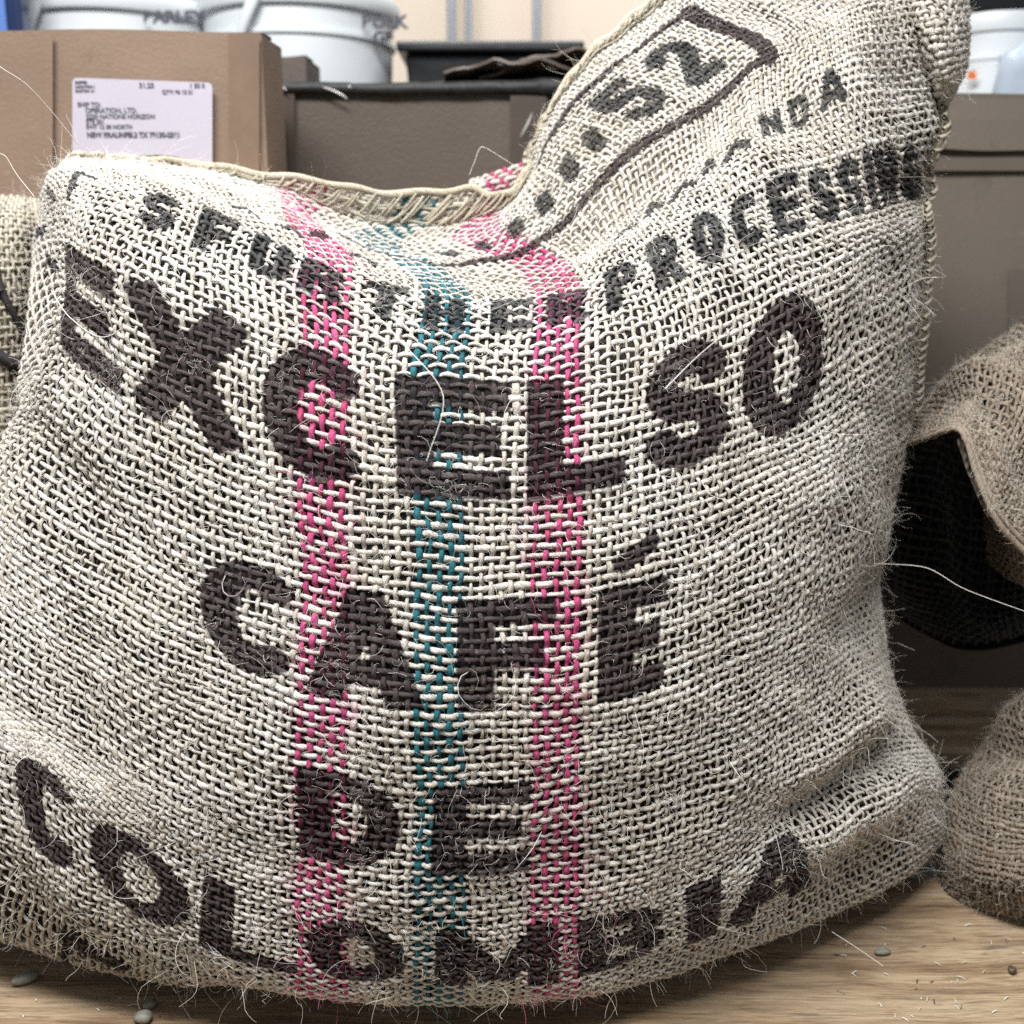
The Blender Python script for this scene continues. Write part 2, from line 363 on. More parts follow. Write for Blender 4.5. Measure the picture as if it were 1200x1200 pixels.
def weave(S, us, vs, ur, vr, r_warp, r_weft, h, pitch, ss=4, sides=6, ink=None, pick=None, jit=1.0, twist=320, wander=1.0, flat=0.74):
    """warps at us running over vr, wefts at vs running over ur; returns dict of pools"""
    pools = {}
    pu, pv = pitch
    U_all, V_all = np.asarray(us), np.asarray(vs)
    n, m = len(us), int((vr[1] - vr[0]) / pv * ss)
    # slow in-cloth wander shared by neighbours
    def wanderf(a, b, seed):
        return (1.3 * np.sin(a * 0.031 + b * 0.017 + seed) + 1.1 * np.sin(a * 0.013 - b * 0.043 + 2 * seed) + 0.6 * np.sin(b * 0.11 + a * .09 + seed)) * wander
    for kind in ('warp', 'weft'):
        A = U_all if kind == 'warp' else V_all
        rng_ = vr if kind == 'warp' else ur
        m = int((rng_[1] - rng_[0]) / (pv if kind == 'warp' else pu) * ss)
        t = np.linspace(rng_[0], rng_[1], m)[None].repeat(len(A), 0)
        a = A[:, None] + noise1(m, 3 * ss, 0.55 * jit, len(A)) + rng.normal(0, 0.5 * jit, (len(A), 1))
        other0, op = (V_all[0], pv) if kind == 'warp' else (U_all[0], pu)
        O_all = V_all if kind == 'warp' else U_all
        lo_, hi_ = O_all[0], O_all[-1]
        ph = np.interp(t, O_all, np.arange(len(O_all))) + np.clip(t - hi_, 0, None) / (O_all[-1] - O_all[-2]) + np.clip(t - lo_, None, 0) / (O_all[1] - O_all[0])
        own = (np.gradient(A) / (pu if kind == 'warp' else pv))[:, None]
        oth = np.interp(t, O_all, np.gradient(O_all)) / op
        idx = np.arange(len(A))[:, None]
        sgn = np.cos(math.pi * (ph + idx)) * (1 if kind == 'warp' else -1)
        sgn = np.sign(sgn) * np.abs(sgn) ** 0.75
        if kind == 'warp': U, V = a + wanderf(a, t, 1.0), t
        else: U, V = t, a + wanderf(a, t, 4.0)
        P = S.p(U, V); N = S.nrm(U, V)
        hh = h * (1.0 if kind == 'warp' else 0.8)
        hh = hh * (0.35 * own + 0.65 * oth)
        C = P + N * (hh * sgn + noise1(m, 2 * ss, h * 0.16 * jit, len(A)))[..., None]
        r0 = r_warp if kind == 'warp' else r_weft
        rad = r0 * (0.75 * own + 0.25 * oth) * (1 + rng.normal(0, 0.10, (len(A), 1)) + noise1(m, 3.5 * ss, 0.13, len(A)) + noise1(m, 0.8 * ss, 0.10, len(A)))
        rad = np.clip(rad, r0 * 0.40, r0 * 1.7)
        Vv, F, lat, fib, L = tubes(C, rad, N, sides, flat, twist, rough=0.13)
        tint = np.clip(0.4 + rng.normal(0, 0.22, (len(A), 1)) + noise1(m, 6 * ss, 0.22, len(A)), 0, 1)
        tint = tint[..., None].repeat(sides, 2)
        sc = S._bi(S.lu if kind == 'warp' else S.lv, U, V)[..., None]
        if kind == 'warp': UU, VV = U[..., None] + lat / np.maximum(sc, 1e-4) * 1.0, V[..., None].repeat(sides, 2)
        else: UU, VV = U[..., None].repeat(sides, 2), V[..., None] - lat / np.maximum(sc, 1e-4)
        ms = sides * m
        per = F.reshape(len(A), -1, 4)
        Vp = Vv.reshape(len(A), ms, 3); fp = fib.reshape(len(A), ms, 3)
        names = [('cloth_' + kind) if pick is None else pick(kind, A[i]) for i in range(len(A))]
        for nm in sorted(set(names)):
            ii = np.array([i for i in range(len(A)) if names[i] == nm])
            pl = pools.setdefault(nm, Pool())
            f = (per[ii] - (ii * ms)[:, None, None]) + (np.arange(len(ii)) * ms)[:, None, None]
            at_ = dict(fib=fp[ii].reshape(-1, 3), tint=tint[ii].ravel())
            if ink:
                at_['ink'], at_['inkb'] = ink(UU[ii].ravel(), VV[ii].ravel())
                uu_ = UU[ii].ravel(); bl = np.zeros_like(uu_)
                for lo2, hi2, c2 in STR:
                    if c2 == 'pink': bl = np.maximum(bl, np.exp(-(np.maximum(np.abs(uu_ - (lo2 + hi2) / 2) - 28, 0) / 16.0) ** 2))
                at_['bleed'] = bl
            pl.add(Vp[ii].reshape(-1, 3), f.reshape(-1, 4), **at_)
    return pools

# ------------------------------------------------------------------ printed letters as distance fields in cloth coordinates
def arc(cx, cy, rx, ry, a0, a1, n=14):
    return [(cx + rx * math.cos(R(a)), cy + ry * math.sin(R(a))) for a in np.linspace(a0, a1, n)]
def glyph(ch, w_, h_, t):
    """strokes: ('b', p, q) flat-capped bar, ('p', [points]) round polyline, in a w x h box with stroke half width t"""
    x0, x1, y0, y1 = t, w_ - t, t, h_ - t; cx, cy = w_ / 2, h_ / 2; rx, ry = (x1 - x0) / 2, (y1 - y0) / 2
    b = lambda *a: ('b', (a[0], a[1]), (a[2], a[3]))
    if ch == 'E': return [b(x0, 0, x0, h_), b(0, y0, w_, y0), b(0, cy, w_ * .92, cy), b(0, y1, w_, y1)]
    if ch == 'F': return [b(x0, 0, x0, h_), b(0, cy * 1.02, w_ * .88, cy * 1.02), b(0, y1, w_, y1)]
    if ch == 'L': return [b(x0, 0, x0, h_), b(0, y0, w_, y0)]
    if ch == 'I': return [b(cx, 0, cx, h_)]
    if ch == 'X': return [b(x0 * .8, 0, w_ - x0 * .8, h_), b(w_ - x0 * .8, 0, x0 * .8, h_)]
    if ch == 'T': return [b(cx, 0, cx, h_), b(0, y1, w_, y1)]
    if ch == 'H': return [b(x0, 0, x0, h_), b(x1, 0, x1, h_), b(x0, cy, x1, cy)]
    if ch == 'N': return [b(x0, 0, x0, h_), b(x1, 0, x1, h_), b(x0, h_ - t * .7, x1, t * .7)]
    if ch == 'M': return [b(x0, 0, x0, h_), b(x1, 0, x1, h_), b(x0, h_ - t, cx, h_ * .16), b(x1, h_ - t, cx, h_ * .16)]
    if ch == 'A': return [b(x0 * .8, 0, cx, h_ * .98), b(w_ - x0 * .8, 0, cx, h_ * .98), b(w_ * .25, h_ * .27, w_ * .75, h_ * .27), ('p', [(cx, y1), (cx + .1, y1)])]
    if ch == 'V': return [b(x0 * .8, h_, cx, h_ * .04), b(w_ - x0 * .8, h_, cx, h_ * .04)]
    if ch == 'O': return [('p', arc(cx, cy, rx, ry, 0, 360, 26))]
    if ch == 'C': return [('p', arc(cx, cy, rx, ry, 53, 307, 22))]
    if ch == 'G': return [('p', arc(cx, cy, rx, ry, 42, 330, 22)), b(cx, cy * .92, w_, cy * .92), b(x1, 0, x1, cy)]
    if ch == 'S': return [('p', arc(cx, (y1 + cy) / 2, rx, ry / 2, 20, 270, 14) + arc(cx, (y0 + cy) / 2, rx, ry / 2, 90, -160, 14))]
    if ch == 'U': return [('p', [(x0, h_ - t)] + arc(cx, y0 + rx, rx, rx, 180, 360, 12) + [(x1, h_ - t)])]
    if ch == 'D': return [b(x0, 0, x0, h_), b(x0, y1, cx, y1), b(x0, y0, cx, y0), ('p', [(x0, y1)] + arc(cx * .9, cy, w_ - t - cx * .9, ry, 90, -90, 14) + [(x0, y0)])]
    if ch in 'BPR':
        r = [b(x0, 0, x0, h_), ('p', [(x0, y1), (cx, y1)] + arc(cx, (y1 + cy) / 2, x1 - cx, ry / 2, 90, -90, 10) + [(x0, cy)])]
        if ch == 'B': r += [('p', [(cx, cy)] + arc(cx, (y0 + cy) / 2, x1 - cx, ry / 2, 90, -90, 10) + [(x0, y0)])]
        if ch == 'R': r += [b(cx, cy, w_ - t * .6, 0)]
        return r
    if ch == '5': return [('p', [(x1, y1), (x0 * 1.3, y1), (x0 * 1.1, cy * 1.15)] + arc(cx, y0 + ry * .62, rx, ry * .62, 125, -140, 14))]
    if ch == '2': return [('p', arc(cx, y1 - ry * .55, rx, ry * .55, 165, -20, 12) + [(x0, y0), (x1, y0)])]
    return []
def seg_sdf(U, V, p, q, t, flatcap):
    p = np.array(p, float); q = np.array(q, float); d = q - p; L = np.hypot(*d) + 1e-9; d /= L
    x = (U - p[0]) * d[0] + (V - p[1]) * d[1]; y = np.abs(-(U - p[0]) * d[1] + (V - p[1]) * d[0])
    if flatcap:
        a = np.abs(x - L / 2) - L / 2; b_ = y - t
        return np.maximum(a, b_)
    xx = x - np.clip(x, 0, L); return np.hypot(xx, y) - t
PRINTS = {'ink': [], 'inkb': []}
AN = 0.80
def put(layer, ch, u, v, w_, h_, t, AN=0.78):
    PRINTS[layer].append((u, v, w_, h_, t, glyph(ch, w_, h_ / AN, t), AN))
def bar(layer, pts, t):
    xs = [p[0] for p in pts]; ys = [p[1] for p in pts]; u, v = min(xs), min(ys)
    PRINTS[layer].append((u, v, max(xs) - u, max(ys) - v, t, [('p', [(a - u, b - v) for a, b in pts])], 1.0))
for ch, u0, u1 in (('E', 8, 138), ('X', 152, 288), ('C', 305, 442), ('E', 465, 598), ('L', 617, 735), ('S', 757, 882), ('O', 903, 1036)):
    put('ink', ch, u0, 675, u1 - u0, 142, 22, .80)
for ch, u0, u1 in (('C', 232, 356), ('A', 362, 494), ('F', 537, 652), ('E', 700, 780)):
    put('ink', ch, u0, 424, u1 - u0, 131, 21.5, .72)
bar('ink', [(728, 580), (762, 598)], 11)
for ch, u0, u1 in (('D', 350, 468), ('E', 505, 622)): put('ink', ch, u0, 226, u1 - u0, 108, 19.5, .64)
for ch, u0, u1 in (('C', 2, 96), ('O', 108, 236), ('L', 246, 352), ('O', 362, 478), ('M', 510, 654), ('B', 677, 788), ('I', 812, 852), ('A', 862, 992)):
    put('ink', ch, u0, 45, u1 - u0, 107, 19, .62)
bar('ink', [(70, -28), (150, -42)], 7); bar('ink', [(75, -28), (68, -70)], 6)
for ch, u in zip('SFURTHER', (140, 216, 285, 345, 418, 488, 568, 634)): put('inkb', ch, u, 884, 50, 68, 10)
bar('inkb', [(-62, 912), (-34, 886)], 8); bar('inkb', [(-120, 850), (-78, 838)], 8); bar('inkb', [(-60, 800), (-25, 780)], 7)
bar('inkb', [(20, 884), (30, 945), (62, 948)], 7)
for ch, u, ww in (('P', 706, 46), ('R', 772, 46), ('O', 842, 50), ('C', 906, 48), ('E', 968, 48), ('S', 1030, 46), ('S', 1086, 46), ('I', 1142, 16), ('N', 1166, 44), ('G', 1218, 46)):
    put('inkb', ch, u, 882, ww, 72, 10)
# the half-legible row above: short broken strokes and a final A
for u0, u1, dv in ((742, 778, 2), (800, 822, 8), (838, 872, -2), (892, 905, 10), (925, 962, 0)):
    bar('inkb', [(u0, 1012 + dv), ((u0 + u1) / 2, 1030 + dv), (u1, 1014 + dv)], 6.5)
put('inkb', 'N', 985, 1006, 36, 40, 6); put('inkb', 'D', 1034, 1010, 36, 40, 6.5); put('inkb', 'A', 1084, 1012, 48, 44, 6.5)
for u0 in (262, 322, 408): bar('inkb', [(u0, 1020), (u0 + 24, 1052), (u0 + 30, 1022)], 5)
# frame round the number, the dots and 52
bar('ink', [(470, 1122), (640, 1121), (800, 1120), (1012, 1120)], 8.5); bar('ink', [(1012, 1120), (1012, 1262)], 14)
bar('ink', [(1012, 1262), (850, 1262), (745, 1262)], 6.5); bar('ink', [(470, 1122), (455, 1190)], 9); bar('ink', [(380, 1060), (400, 1110)], 10)
for u0 in (592, 636, 678, 716, 754, 790): bar('inkb', [(u0 - 3, 1168), (u0 + 3, 1194)], 9.5)
put('inkb', '5', 822, 1154, 60, 84, 11, .9); put('inkb', '2', 904, 1154, 60, 84, 11, .9)
def ink_eval(U, V):
    U = Uold(U, V)
    out = []
    for layer in ('ink', 'inkb'):
        D = np.full(len(U), 60.0, np.float32)
        for (u, v, w_, h_, t, strokes, sk) in PRINTS[layer]:
            pad = t + 14
            s = np.nonzero((U > u - pad) & (U < u + w_ + pad) & (V > v - pad) & (V < v + h_ + pad))[0]
            if not len(s): continue
            uu = U[s] - u; vv = (V[s] - v) / sk; d = np.full(len(s), 60.0)
            for st in strokes:
                if st[0] == 'b': d = np.minimum(d, seg_sdf(uu, vv, st[1], st[2], t, True))
                else:
                    for a, b_ in zip(st[1][:-1], st[1][1:]):
                        if abs(a[0] - b_[0]) + abs(a[1] - b_[1]) < 1e-3: continue
                        d = np.minimum(d, seg_sdf(uu, vv, a, b_, t, False))
            D[s] = np.minimum(D[s], d)
        out.append(D)
    return out

# ------------------------------------------------------------------ the coffee sack: cloth rows (U, px, py) with the cloth's V height
ROWS = {
 -20: [(-60,-45,1020),(0,20,1052),(100,103,1092),(235,225,1140),(350,350,1168),(500,500,1181),(650,645,1174),(800,785,1147),(900,870,1117),(1000,955,1084),(1080,1015,1060),(1150,1062,1035),(1220,1090,1008),(1300,1104,985),(1340,1106,975)],
 45: [(-60,-45,950),(0,28,985),(90,92,1032),(235,222,1103),(350,350,1140),(500,500,1155),(650,650,1148),(790,782,1114),(860,848,1088),(990,945,1036),(1060,990,1012),(1120,1030,990),(1200,1075,970),(1280,1100,960),(1340,1106,958)],
 150: [(-60,-45,840),(0,12,868),(90,90,928),(235,228,1022),(350,345,1062),(500,500,1090),(650,650,1084),(790,778,1050),(860,855,1020),(925,918,988),(1000,965,962),(1060,1000,940),(1120,1035,922),(1200,1072,905),(1280,1097,905),(1340,1102,912)],
 225: [(-60,-45,800),(0,8,830),(100,105,893),(230,228,960),(350,350,1003),(500,500,1024),(620,618,1020),(750,745,1000),(850,840,970),(920,903,938),(1000,955,905),(1060,985,885),(1120,1015,868),(1200,1045,855),(1280,1068,858),(1340,1075,865)],
 335: [(-60,-38,680),(0,5,715),(100,100,775),(230,228,845),(350,350,892),(500,503,918),(620,620,913),(750,745,890),(850,845,860),(950,920,820),(1040,965,795),(1150,1005,770),(1250,1028,755),(1320,1037,745)],
 425: [(-60,-22,600),(0,3,632),(100,100,692),(200,200,748),(300,300,790),(370,370,812),(460,460,828),(560,560,835),(640,640,832),(710,708,822),(780,777,802),(870,862,772),(950,920,745),(1040,965,715),(1150,1000,692),(1250,1022,675),(1320,1031,665)],
 555: [(-60,2,505),(0,25,520),(100,112,572),(200,203,622),(270,272,652),(350,352,676),(450,450,694),(560,558,702),(655,655,698),(710,710,690),(785,785,671),(870,862,640),(950,925,605),(1040,980,572),(1150,1022,545),(1250,1050,528),(1320,1062,515)],
 675: [(-100,20,450),(-50,45,425),(0,72,408),(60,98,428),(145,150,470),(280,280,533),(370,370,563),(465,465,579),(600,600,587),(735,732,568),(800,790,553),(900,866,530),(960,912,512),(1035,962,486),(1100,1003,462),(1180,1038,438),(1260,1064,418),(1320,1074,406)],
 820: [(-150,38,300),(-60,58,285),(0,76,280),(60,94,293),(145,142,320),(280,285,375),(350,355,400),(465,463,436),(600,600,445),(660,660,440),(770,768,412),(880,850,380),(960,912,350),(1035,962,324),(1100,1005,302),(1180,1042,282),(1260,1073,265),(1320,1084,255)],
 880: [(-150,42,262),(-60,60,240),(0,77,235),(60,98,244),(150,165,266),(230,235,299),(330,330,338),(450,455,378),(560,565,394),(650,655,387),(700,705,370),(790,785,338),(880,845,309),(960,905,283),(1035,958,266),(1100,1002,256),(1180,1038,246),(1260,1074,236),(1310,1092,228)],
 950: [(-150,48,230),(-60,62,208),(0,79,201),(60,110,207),(150,180,224),(230,250,252),(330,342,293),(450,462,337),(560,567,357),(650,655,346),(700,702,325),(790,770,290),(880,832,250),(960,890,224),(1035,943,206),(1100,988,190),(1180,1030,177),(1260,1074,168),(1310,1104,160)],
 1055: [(-150,60,222),(-60,70,200),(0,82,194),(60,106,194),(150,168,202),(230,238,225),(330,326,260),(450,440,307),(560,545,328),(650,640,316),(700,685,291),(790,745,245),(880,815,190),(960,870,148),(1035,920,112),(1100,965,85),(1180,1015,65),(1260,1070,62),(1310,1104,75)],
 1120: [(-150,62,218),(0,84,192),(150,155,193),(230,225,210),(330,315,243),(450,420,288),(560,530,314),(640,600,303),(700,650,268),(790,730,188),(880,810,135),(960,868,95),(1012,905,70),(1100,958,35),(1180,1010,8),(1260,1062,2),(1310,1094,18)],
 1260: [(-150,64,214),(0,86,190),(150,142,190),(230,205,198),(330,310,226),(450,388,266),(560,475,288),(640,550,276),(700,608,235),(790,652,152),(880,710,87),(960,772,40),(1012,810,17),(1100,865,-22),(1180,930,-55),(1260,1005,-55),(1310,1050,-40)],
 1330: [(-150,64,212),(0,88,190),(150,140,188),(230,200,193),(330,308,216),(400,378,238),(460,432,258),(560,515,264),(640,568,255),(700,612,222),(790,634,155),(880,686,80),(960,748,25),(1012,785,-5),(1100,840,-45),(1180,905,-78),(1260,985,-80),(1310,1030,-65)],
 1370: [(-150,64,210),(0,88,187),(150,140,184),(230,200,187),(330,306,203),(400,385,212),(460,447,224),(520,510,224),(560,545,218),(640,585,228),(700,615,205),(790,638,140),(880,685,70),(960,745,15),(1012,780,-12),(1100,835,-55),(1180,900,-88),(1260,980,-90),(1310,1025,-75)]}
YC = {-20: -0.06, 45: -0.075, 150: -0.088, 225: -0.093, 335: -0.097, 425: -0.095, 555: -0.075, 675: -0.05, 820: -0.005, 880: 0.035, 950: 0.085, 1055: 0.165, 1120: 0.205, 1260: 0.285, 1330: 0.315, 1370: 0.312}
YK = {-20: .95, 45: .8, 150: .8, 225: .86, 335: .95, 425: 1, 555: .95, 675: .85, 820: .65, 880: .5, 950: .3, 1055: .1, 1120: .0, 1260: -.15, 1330: -.2, 1370: -.15}
FU = ([-200, 820, 880, 950, 1055, 1120, 1500], [1.0, 1.0, 1.13, 1.27, 1.37, 1.38, 1.38])
def fV(V): return pchip(FU[0], FU[1], np.asarray(V, float))
def Unew(U, V): U = np.asarray(U, float); return np.where(U > 650, 650 + (U - 650) * fV(V), U)
def Uold(U, V): U = np.asarray(U, float); return np.where(U > 650, 650 + (U - 650) / fV(V), U)
UG = np.arange(-340, 1641, 8.0); VG = np.arange(-120, 1371, 8.0)
vk = sorted(ROWS)
YKL = {-20: .2, 45: .22, 150: .35, 225: .5, 335: .75, 425: .9}
def side(U): return 0.20 * ((U - 520) / 620.0) ** 2
rowP = []
for v in vk:
    r = ROWS[v]; u = [float(Unew(a[0], v)) for a in r]; uL, uR = u[0], u[-1]
    uc = np.clip(UG, uL, uR)
    px = pchip(u, [a[1] for a in r], uc); py = pchip(u, [a[2] for a in r], uc)
    kk = np.where(uc < 520, YKL.get(v, YK[v]), YK[v])
    uo = Uold(uc, v)
    Y = YC[v] + side(uo) * kk + 0.10 * np.clip((uo - 1150) / 170, 0, 1.0) ** 1.5 * (1 if v > 860 else .3 if v > 400 else 0)
    Y = Y + 0.0010 * np.clip(-uc, 0, 150) * (v > 700)
    if v == -20: Y = np.where(uc < 520, Y, ground_y(py, 0.034))
    P = at(px, py, Y)
    eL = np.clip(uL - UG, 0, None); eR = np.clip(UG - uR, 0, None)   # cloth that turns away round the sides
    P[:, 1] += (eL + eR) * 0.00060
    P[:, 0] += eL * 0.00016 - eR * 0.00020
    P[:, 2] = np.maximum(P[:, 2], 0.010)
    rowP.append(P)
under = []
for dv, dy in ((-70, 0.09), (-120, 0.15)):
    Q = rowP[0].copy(); Q[:, 1] += dy; Q[:, 2] = 0.012 if dv == -70 else 0.005
    if dv == -70:   # on the left more of the cloth shows above the boards
        wq = np.clip((340 - UG) / 120, 0, 1)[:, None]; wq = wq * wq * (3 - 2 * wq)
        pyq = pchip([-400, -60, 0, 100, 235, 350], [1085, 1100, 1117, 1142, 1160, 1172], UG); pxq = pchip([-400, -60, 0, 100, 235, 350, 1500], [-320, -45, 20, 104, 225, 348, 1500], UG)
        Q = Q * (1 - wq) + at(pxq, pyq, np.minimum(ground_y(pyq, 0.024), .2)) * wq
    under.append(Q)
rowP = [under[1], under[0]] + rowP; vk = [-120, -70] + vk
rowP = np.array(rowP)
GP = np.zeros((len(VG), len(UG), 3))
for c in range(3):
    for i in range(len(UG)): GP[:, i, c] = pchip(vk, rowP[:, i, c], VG)
GP = blur(GP, 1.3, 1.9)
# wrinkles: soft ridges and creases laid in cloth coordinates
S0 = Surf(UG, VG, GP)
UU, VV = np.meshgrid(UG, VG)
def crease(p, q, wd, amp):
    p = np.array(p, float); q = np.array(q, float); d = q - p; L = np.hypot(*d); d /= L
    x = (UU - p[0]) * d[0] + (VV - p[1]) * d[1]; y = -(UU - p[0]) * d[1] + (VV - p[1]) * d[0]
    e = np.exp(-0.5 * (y / wd) ** 2) * np.clip(np.minimum(x, L - x) / (0.3 * L) + 0.15, 0, 1)
    return amp * e
disp = crease((930, 225), (1230, 268), 32, 0.012) + crease((880, 170), (1250, 205), 24, -0.020) + crease((920, 125), (1210, 130), 30, 0.012)
disp += crease((1000, 380), (1300, 400), 30, -0.006) + crease((1020, 460), (1320, 470), 30, 0.006) + crease((-60, 640), (180, 600), 30, 0.006) + crease((-100, 600), (120, 540), 26, -0.005)
disp += crease((640, 1060), (1100, 1080), 22, -0.006) + crease((700, 985), (1200, 985), 22, 0.006) + crease((1080, 900), (1120, 1250), 22, 0.006) + crease((1180, 860), (1220, 1250), 18, -0.006)
disp += 0.0022 * np.sin(UU * .021 + np.sin(VV * .013) * 2) * np.sin(VV * .017 + 1) + 0.0012 * np.sin(UU * .05 + VV * .03) * np.sin(VV * .045 - UU * .02)
disp += crease((200, 500), (520, 560), 60, -0.004) + crease((150, 180), (380, 420), 50, 0.004)
disp *= np.clip((VV + 40) / 60, 0, 1)
NS = S0.N; facing = np.sign((NS * (np.array([0, CAMY, CAMZ]) - GP)).sum(-1).mean())
GP = GP + NS * facing * disp[..., None]
GP[..., 2] = np.maximum(GP[..., 2], 0.006)
S = Surf(UG, VG, GP, flip=facing < 0)

sack = empty('coffee_sack', (0.0, 0.12, 0.0))
tag(sack, 'big cream burlap coffee sack in front with printed brown letters and pink and teal stripes', 'sack')
PITCH_U, PITCH_V = 12.4, 12.6
def stepped(a, b, f):
    out = [a]
    while out[-1] < b: out.append(out[-1] + f(out[-1]))
    return np.array(out)
us = stepped(-220, 1585, lambda u: 9.9 + 2.75 * math.exp(-((u - 515) / 210) ** 4))
vs = stepped(-100, 1362, lambda v: float(np.interp(v, [-60, 60, 250, 430, 520, 700, 860, 1000], [7.8, 8.4, 9.5, 10.9, 11.9, 12.2, 11.2, 9.8])))
STR = ((350, 412, 'pink'), (483, 549, 'teal'), (621, 683, 'pink'))
def pick(kind, a):
    if kind == 'weft': return 'weft_yarns'
    for i, (lo, hi, c) in enumerate(STR):
        if lo <= a <= hi: return '%s_stripe_%d' % (c, i)
    return 'warp_yarns'
pools = weave(S, us, vs, (-230, 1592), (-112, 1368), 0.0021, 0.0022, 0.0018, (PITCH_U, PITCH_V), 4.0, 5, ink_eval, pick, 0.95, 340, 1.1, 0.66)
MATN = {'weft_yarns': 'weft', 'warp_yarns': 'cream'}
for nm in sorted(pools):
    if nm in MATN: o = pools[nm].build(nm, M[MATN[nm]], sack); o['kind'] = 'stuff'
    else:
        c = nm.split('_')[0]; o = pools[nm].build(c + '_stripe', M[c], sack)

def grid_faces(nv, nu):
    idx = np.arange(nv * nu).reshape(nv, nu)
    return np.stack([idx[:-1, :-1], idx[:-1, 1:], idx[1:, 1:], idx[1:, :-1]], -1).reshape(-1, 4)
# the filling seen through the weave, and the sack's back closing behind it
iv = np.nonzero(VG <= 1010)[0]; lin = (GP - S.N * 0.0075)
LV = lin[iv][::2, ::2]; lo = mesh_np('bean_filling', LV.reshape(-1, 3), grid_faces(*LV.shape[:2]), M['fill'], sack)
iv = np.nonzero(VG >= 990)[0]; lin2 = (GP - S.N * 0.0085)
LV = lin2[iv][::2, ::2]; mesh_np('inner_cloth', LV.reshape(-1, 3), grid_faces(*LV.shape[:2]), M['sheet'], sack)
Lp = GP[:, 0]; Rp = GP[:, -1]; nb = 26; back = np.zeros((len(VG), nb, 3))
for k in range(nb):
    t = k / (nb - 1); back[:, k] = Rp * (1 - t) + Lp * t
    back[:, k, 1] += math.sin(math.pi * t) * 0.10 * np.clip((1100 - VG) / 500, 0.25, 1)
back[..., 2] = np.maximum(back[..., 2], 0.006)
hz = GP[-1]; oi = np.argsort(hz[:, 0])
zc = np.interp(back[..., 0], hz[oi, 0], hz[oi, 2]); yc = np.interp(back[..., 0], hz[oi, 0], hz[oi, 1])
kz = np.clip((VG - 500) / 500, 0, 1)[:, None]
back[..., 2] = np.minimum(back[..., 2], zc - 0.012); back[..., 1] = np.maximum(back[..., 1], (yc + 0.012) * kz + back[..., 1] * (1 - kz))
BV = back[::3]; bk = mesh_np('back_panel', BV.reshape(-1, 3), grid_faces(*BV.shape[:2]), M['sheet'], sack)
bk.visible_shadow = True

# hem roll, whip stitches along the mouth and the side seam
def polytube(pts, rad, N, pool, sides=6, tint=0.4, twist=300):
    C = np.asarray(pts)[None]; n = C.shape[1]
    V_, F_, lat, fib, L = tubes(C, np.broadcast_to(rad, (1, n)).copy(), np.broadcast_to(N, (1, n, 3)).copy(), sides, 0.85, twist)
    pool.add(V_, F_, fib=fib, tint=np.full(len(V_), tint))
hem = Pool(); st = Pool()
uq = np.linspace(-40, 1545, 460)
for dv, dn, rr in ((1369, 0.0018, 0.0034), (1350, 0.0032, 0.0012), (1330, 0.0032, 0.0012)):
    P = S.p(uq, np.full_like(uq, dv)) + S.nrm(uq, np.full_like(uq, dv)) * dn
    P[:, 2] += 0.0015 * np.sin(uq * .09)
    polytube(P, rr * (1 + noise1(len(uq), 8, .12)), S.nrm(uq, np.full_like(uq, dv)), hem)
for u0 in np.arange(-30, 1540, 11.0):
    u0 += rng.normal(0, 3.0); k = 8; t = np.linspace(0, 1, k)
    a = u0 + rng.uniform(3, 16) * t; b_ = rng.uniform(1322, 1340) + rng.uniform(30, 38) * t
    P = S.p(a, b_) + S.nrm(a, b_) * (0.0015 + 0.0045 * np.sin(math.pi * (0.1 + 0.85 * t)))[:, None]
    polytube(P, 0.0008 + 0.0009 * rng.random(), S.nrm(a, b_), st, 5, rng.random() * .7)
vq = np.linspace(560, 1320, 260)
for du, dn, rr in ((1303, 0.003, 0.0026), (1312, 0.001, 0.0026)):
    uz = Unew(du, vq); P = S.p(uz, vq) + S.nrm(uz, vq) * dn
    polytube(P, rr * (1 + noise1(len(vq), 6, .15)), S.nrm(np.full_like(vq, du), vq), hem)
for v0 in np.arange(600, 1310, 11.0):
    t = np.linspace(0, 1, 7); a = Unew(1286 + 32 * t, v0); b_ = v0 + 9 * t + rng.normal(0, 1)
    P = S.p(a, b_) + S.nrm(a, b_) * (0.004 + 0.006 * np.sin(math.pi * (0.15 + 0.75 * t)))[:, None]
    polytube(P, 0.0021, S.nrm(a, b_), st, 5, rng.random() * .7)
hem.build('hem', M['stitch'], sack)
o = st.build('stitching', M['stitch'], sack); o['kind'] = 'stuff'

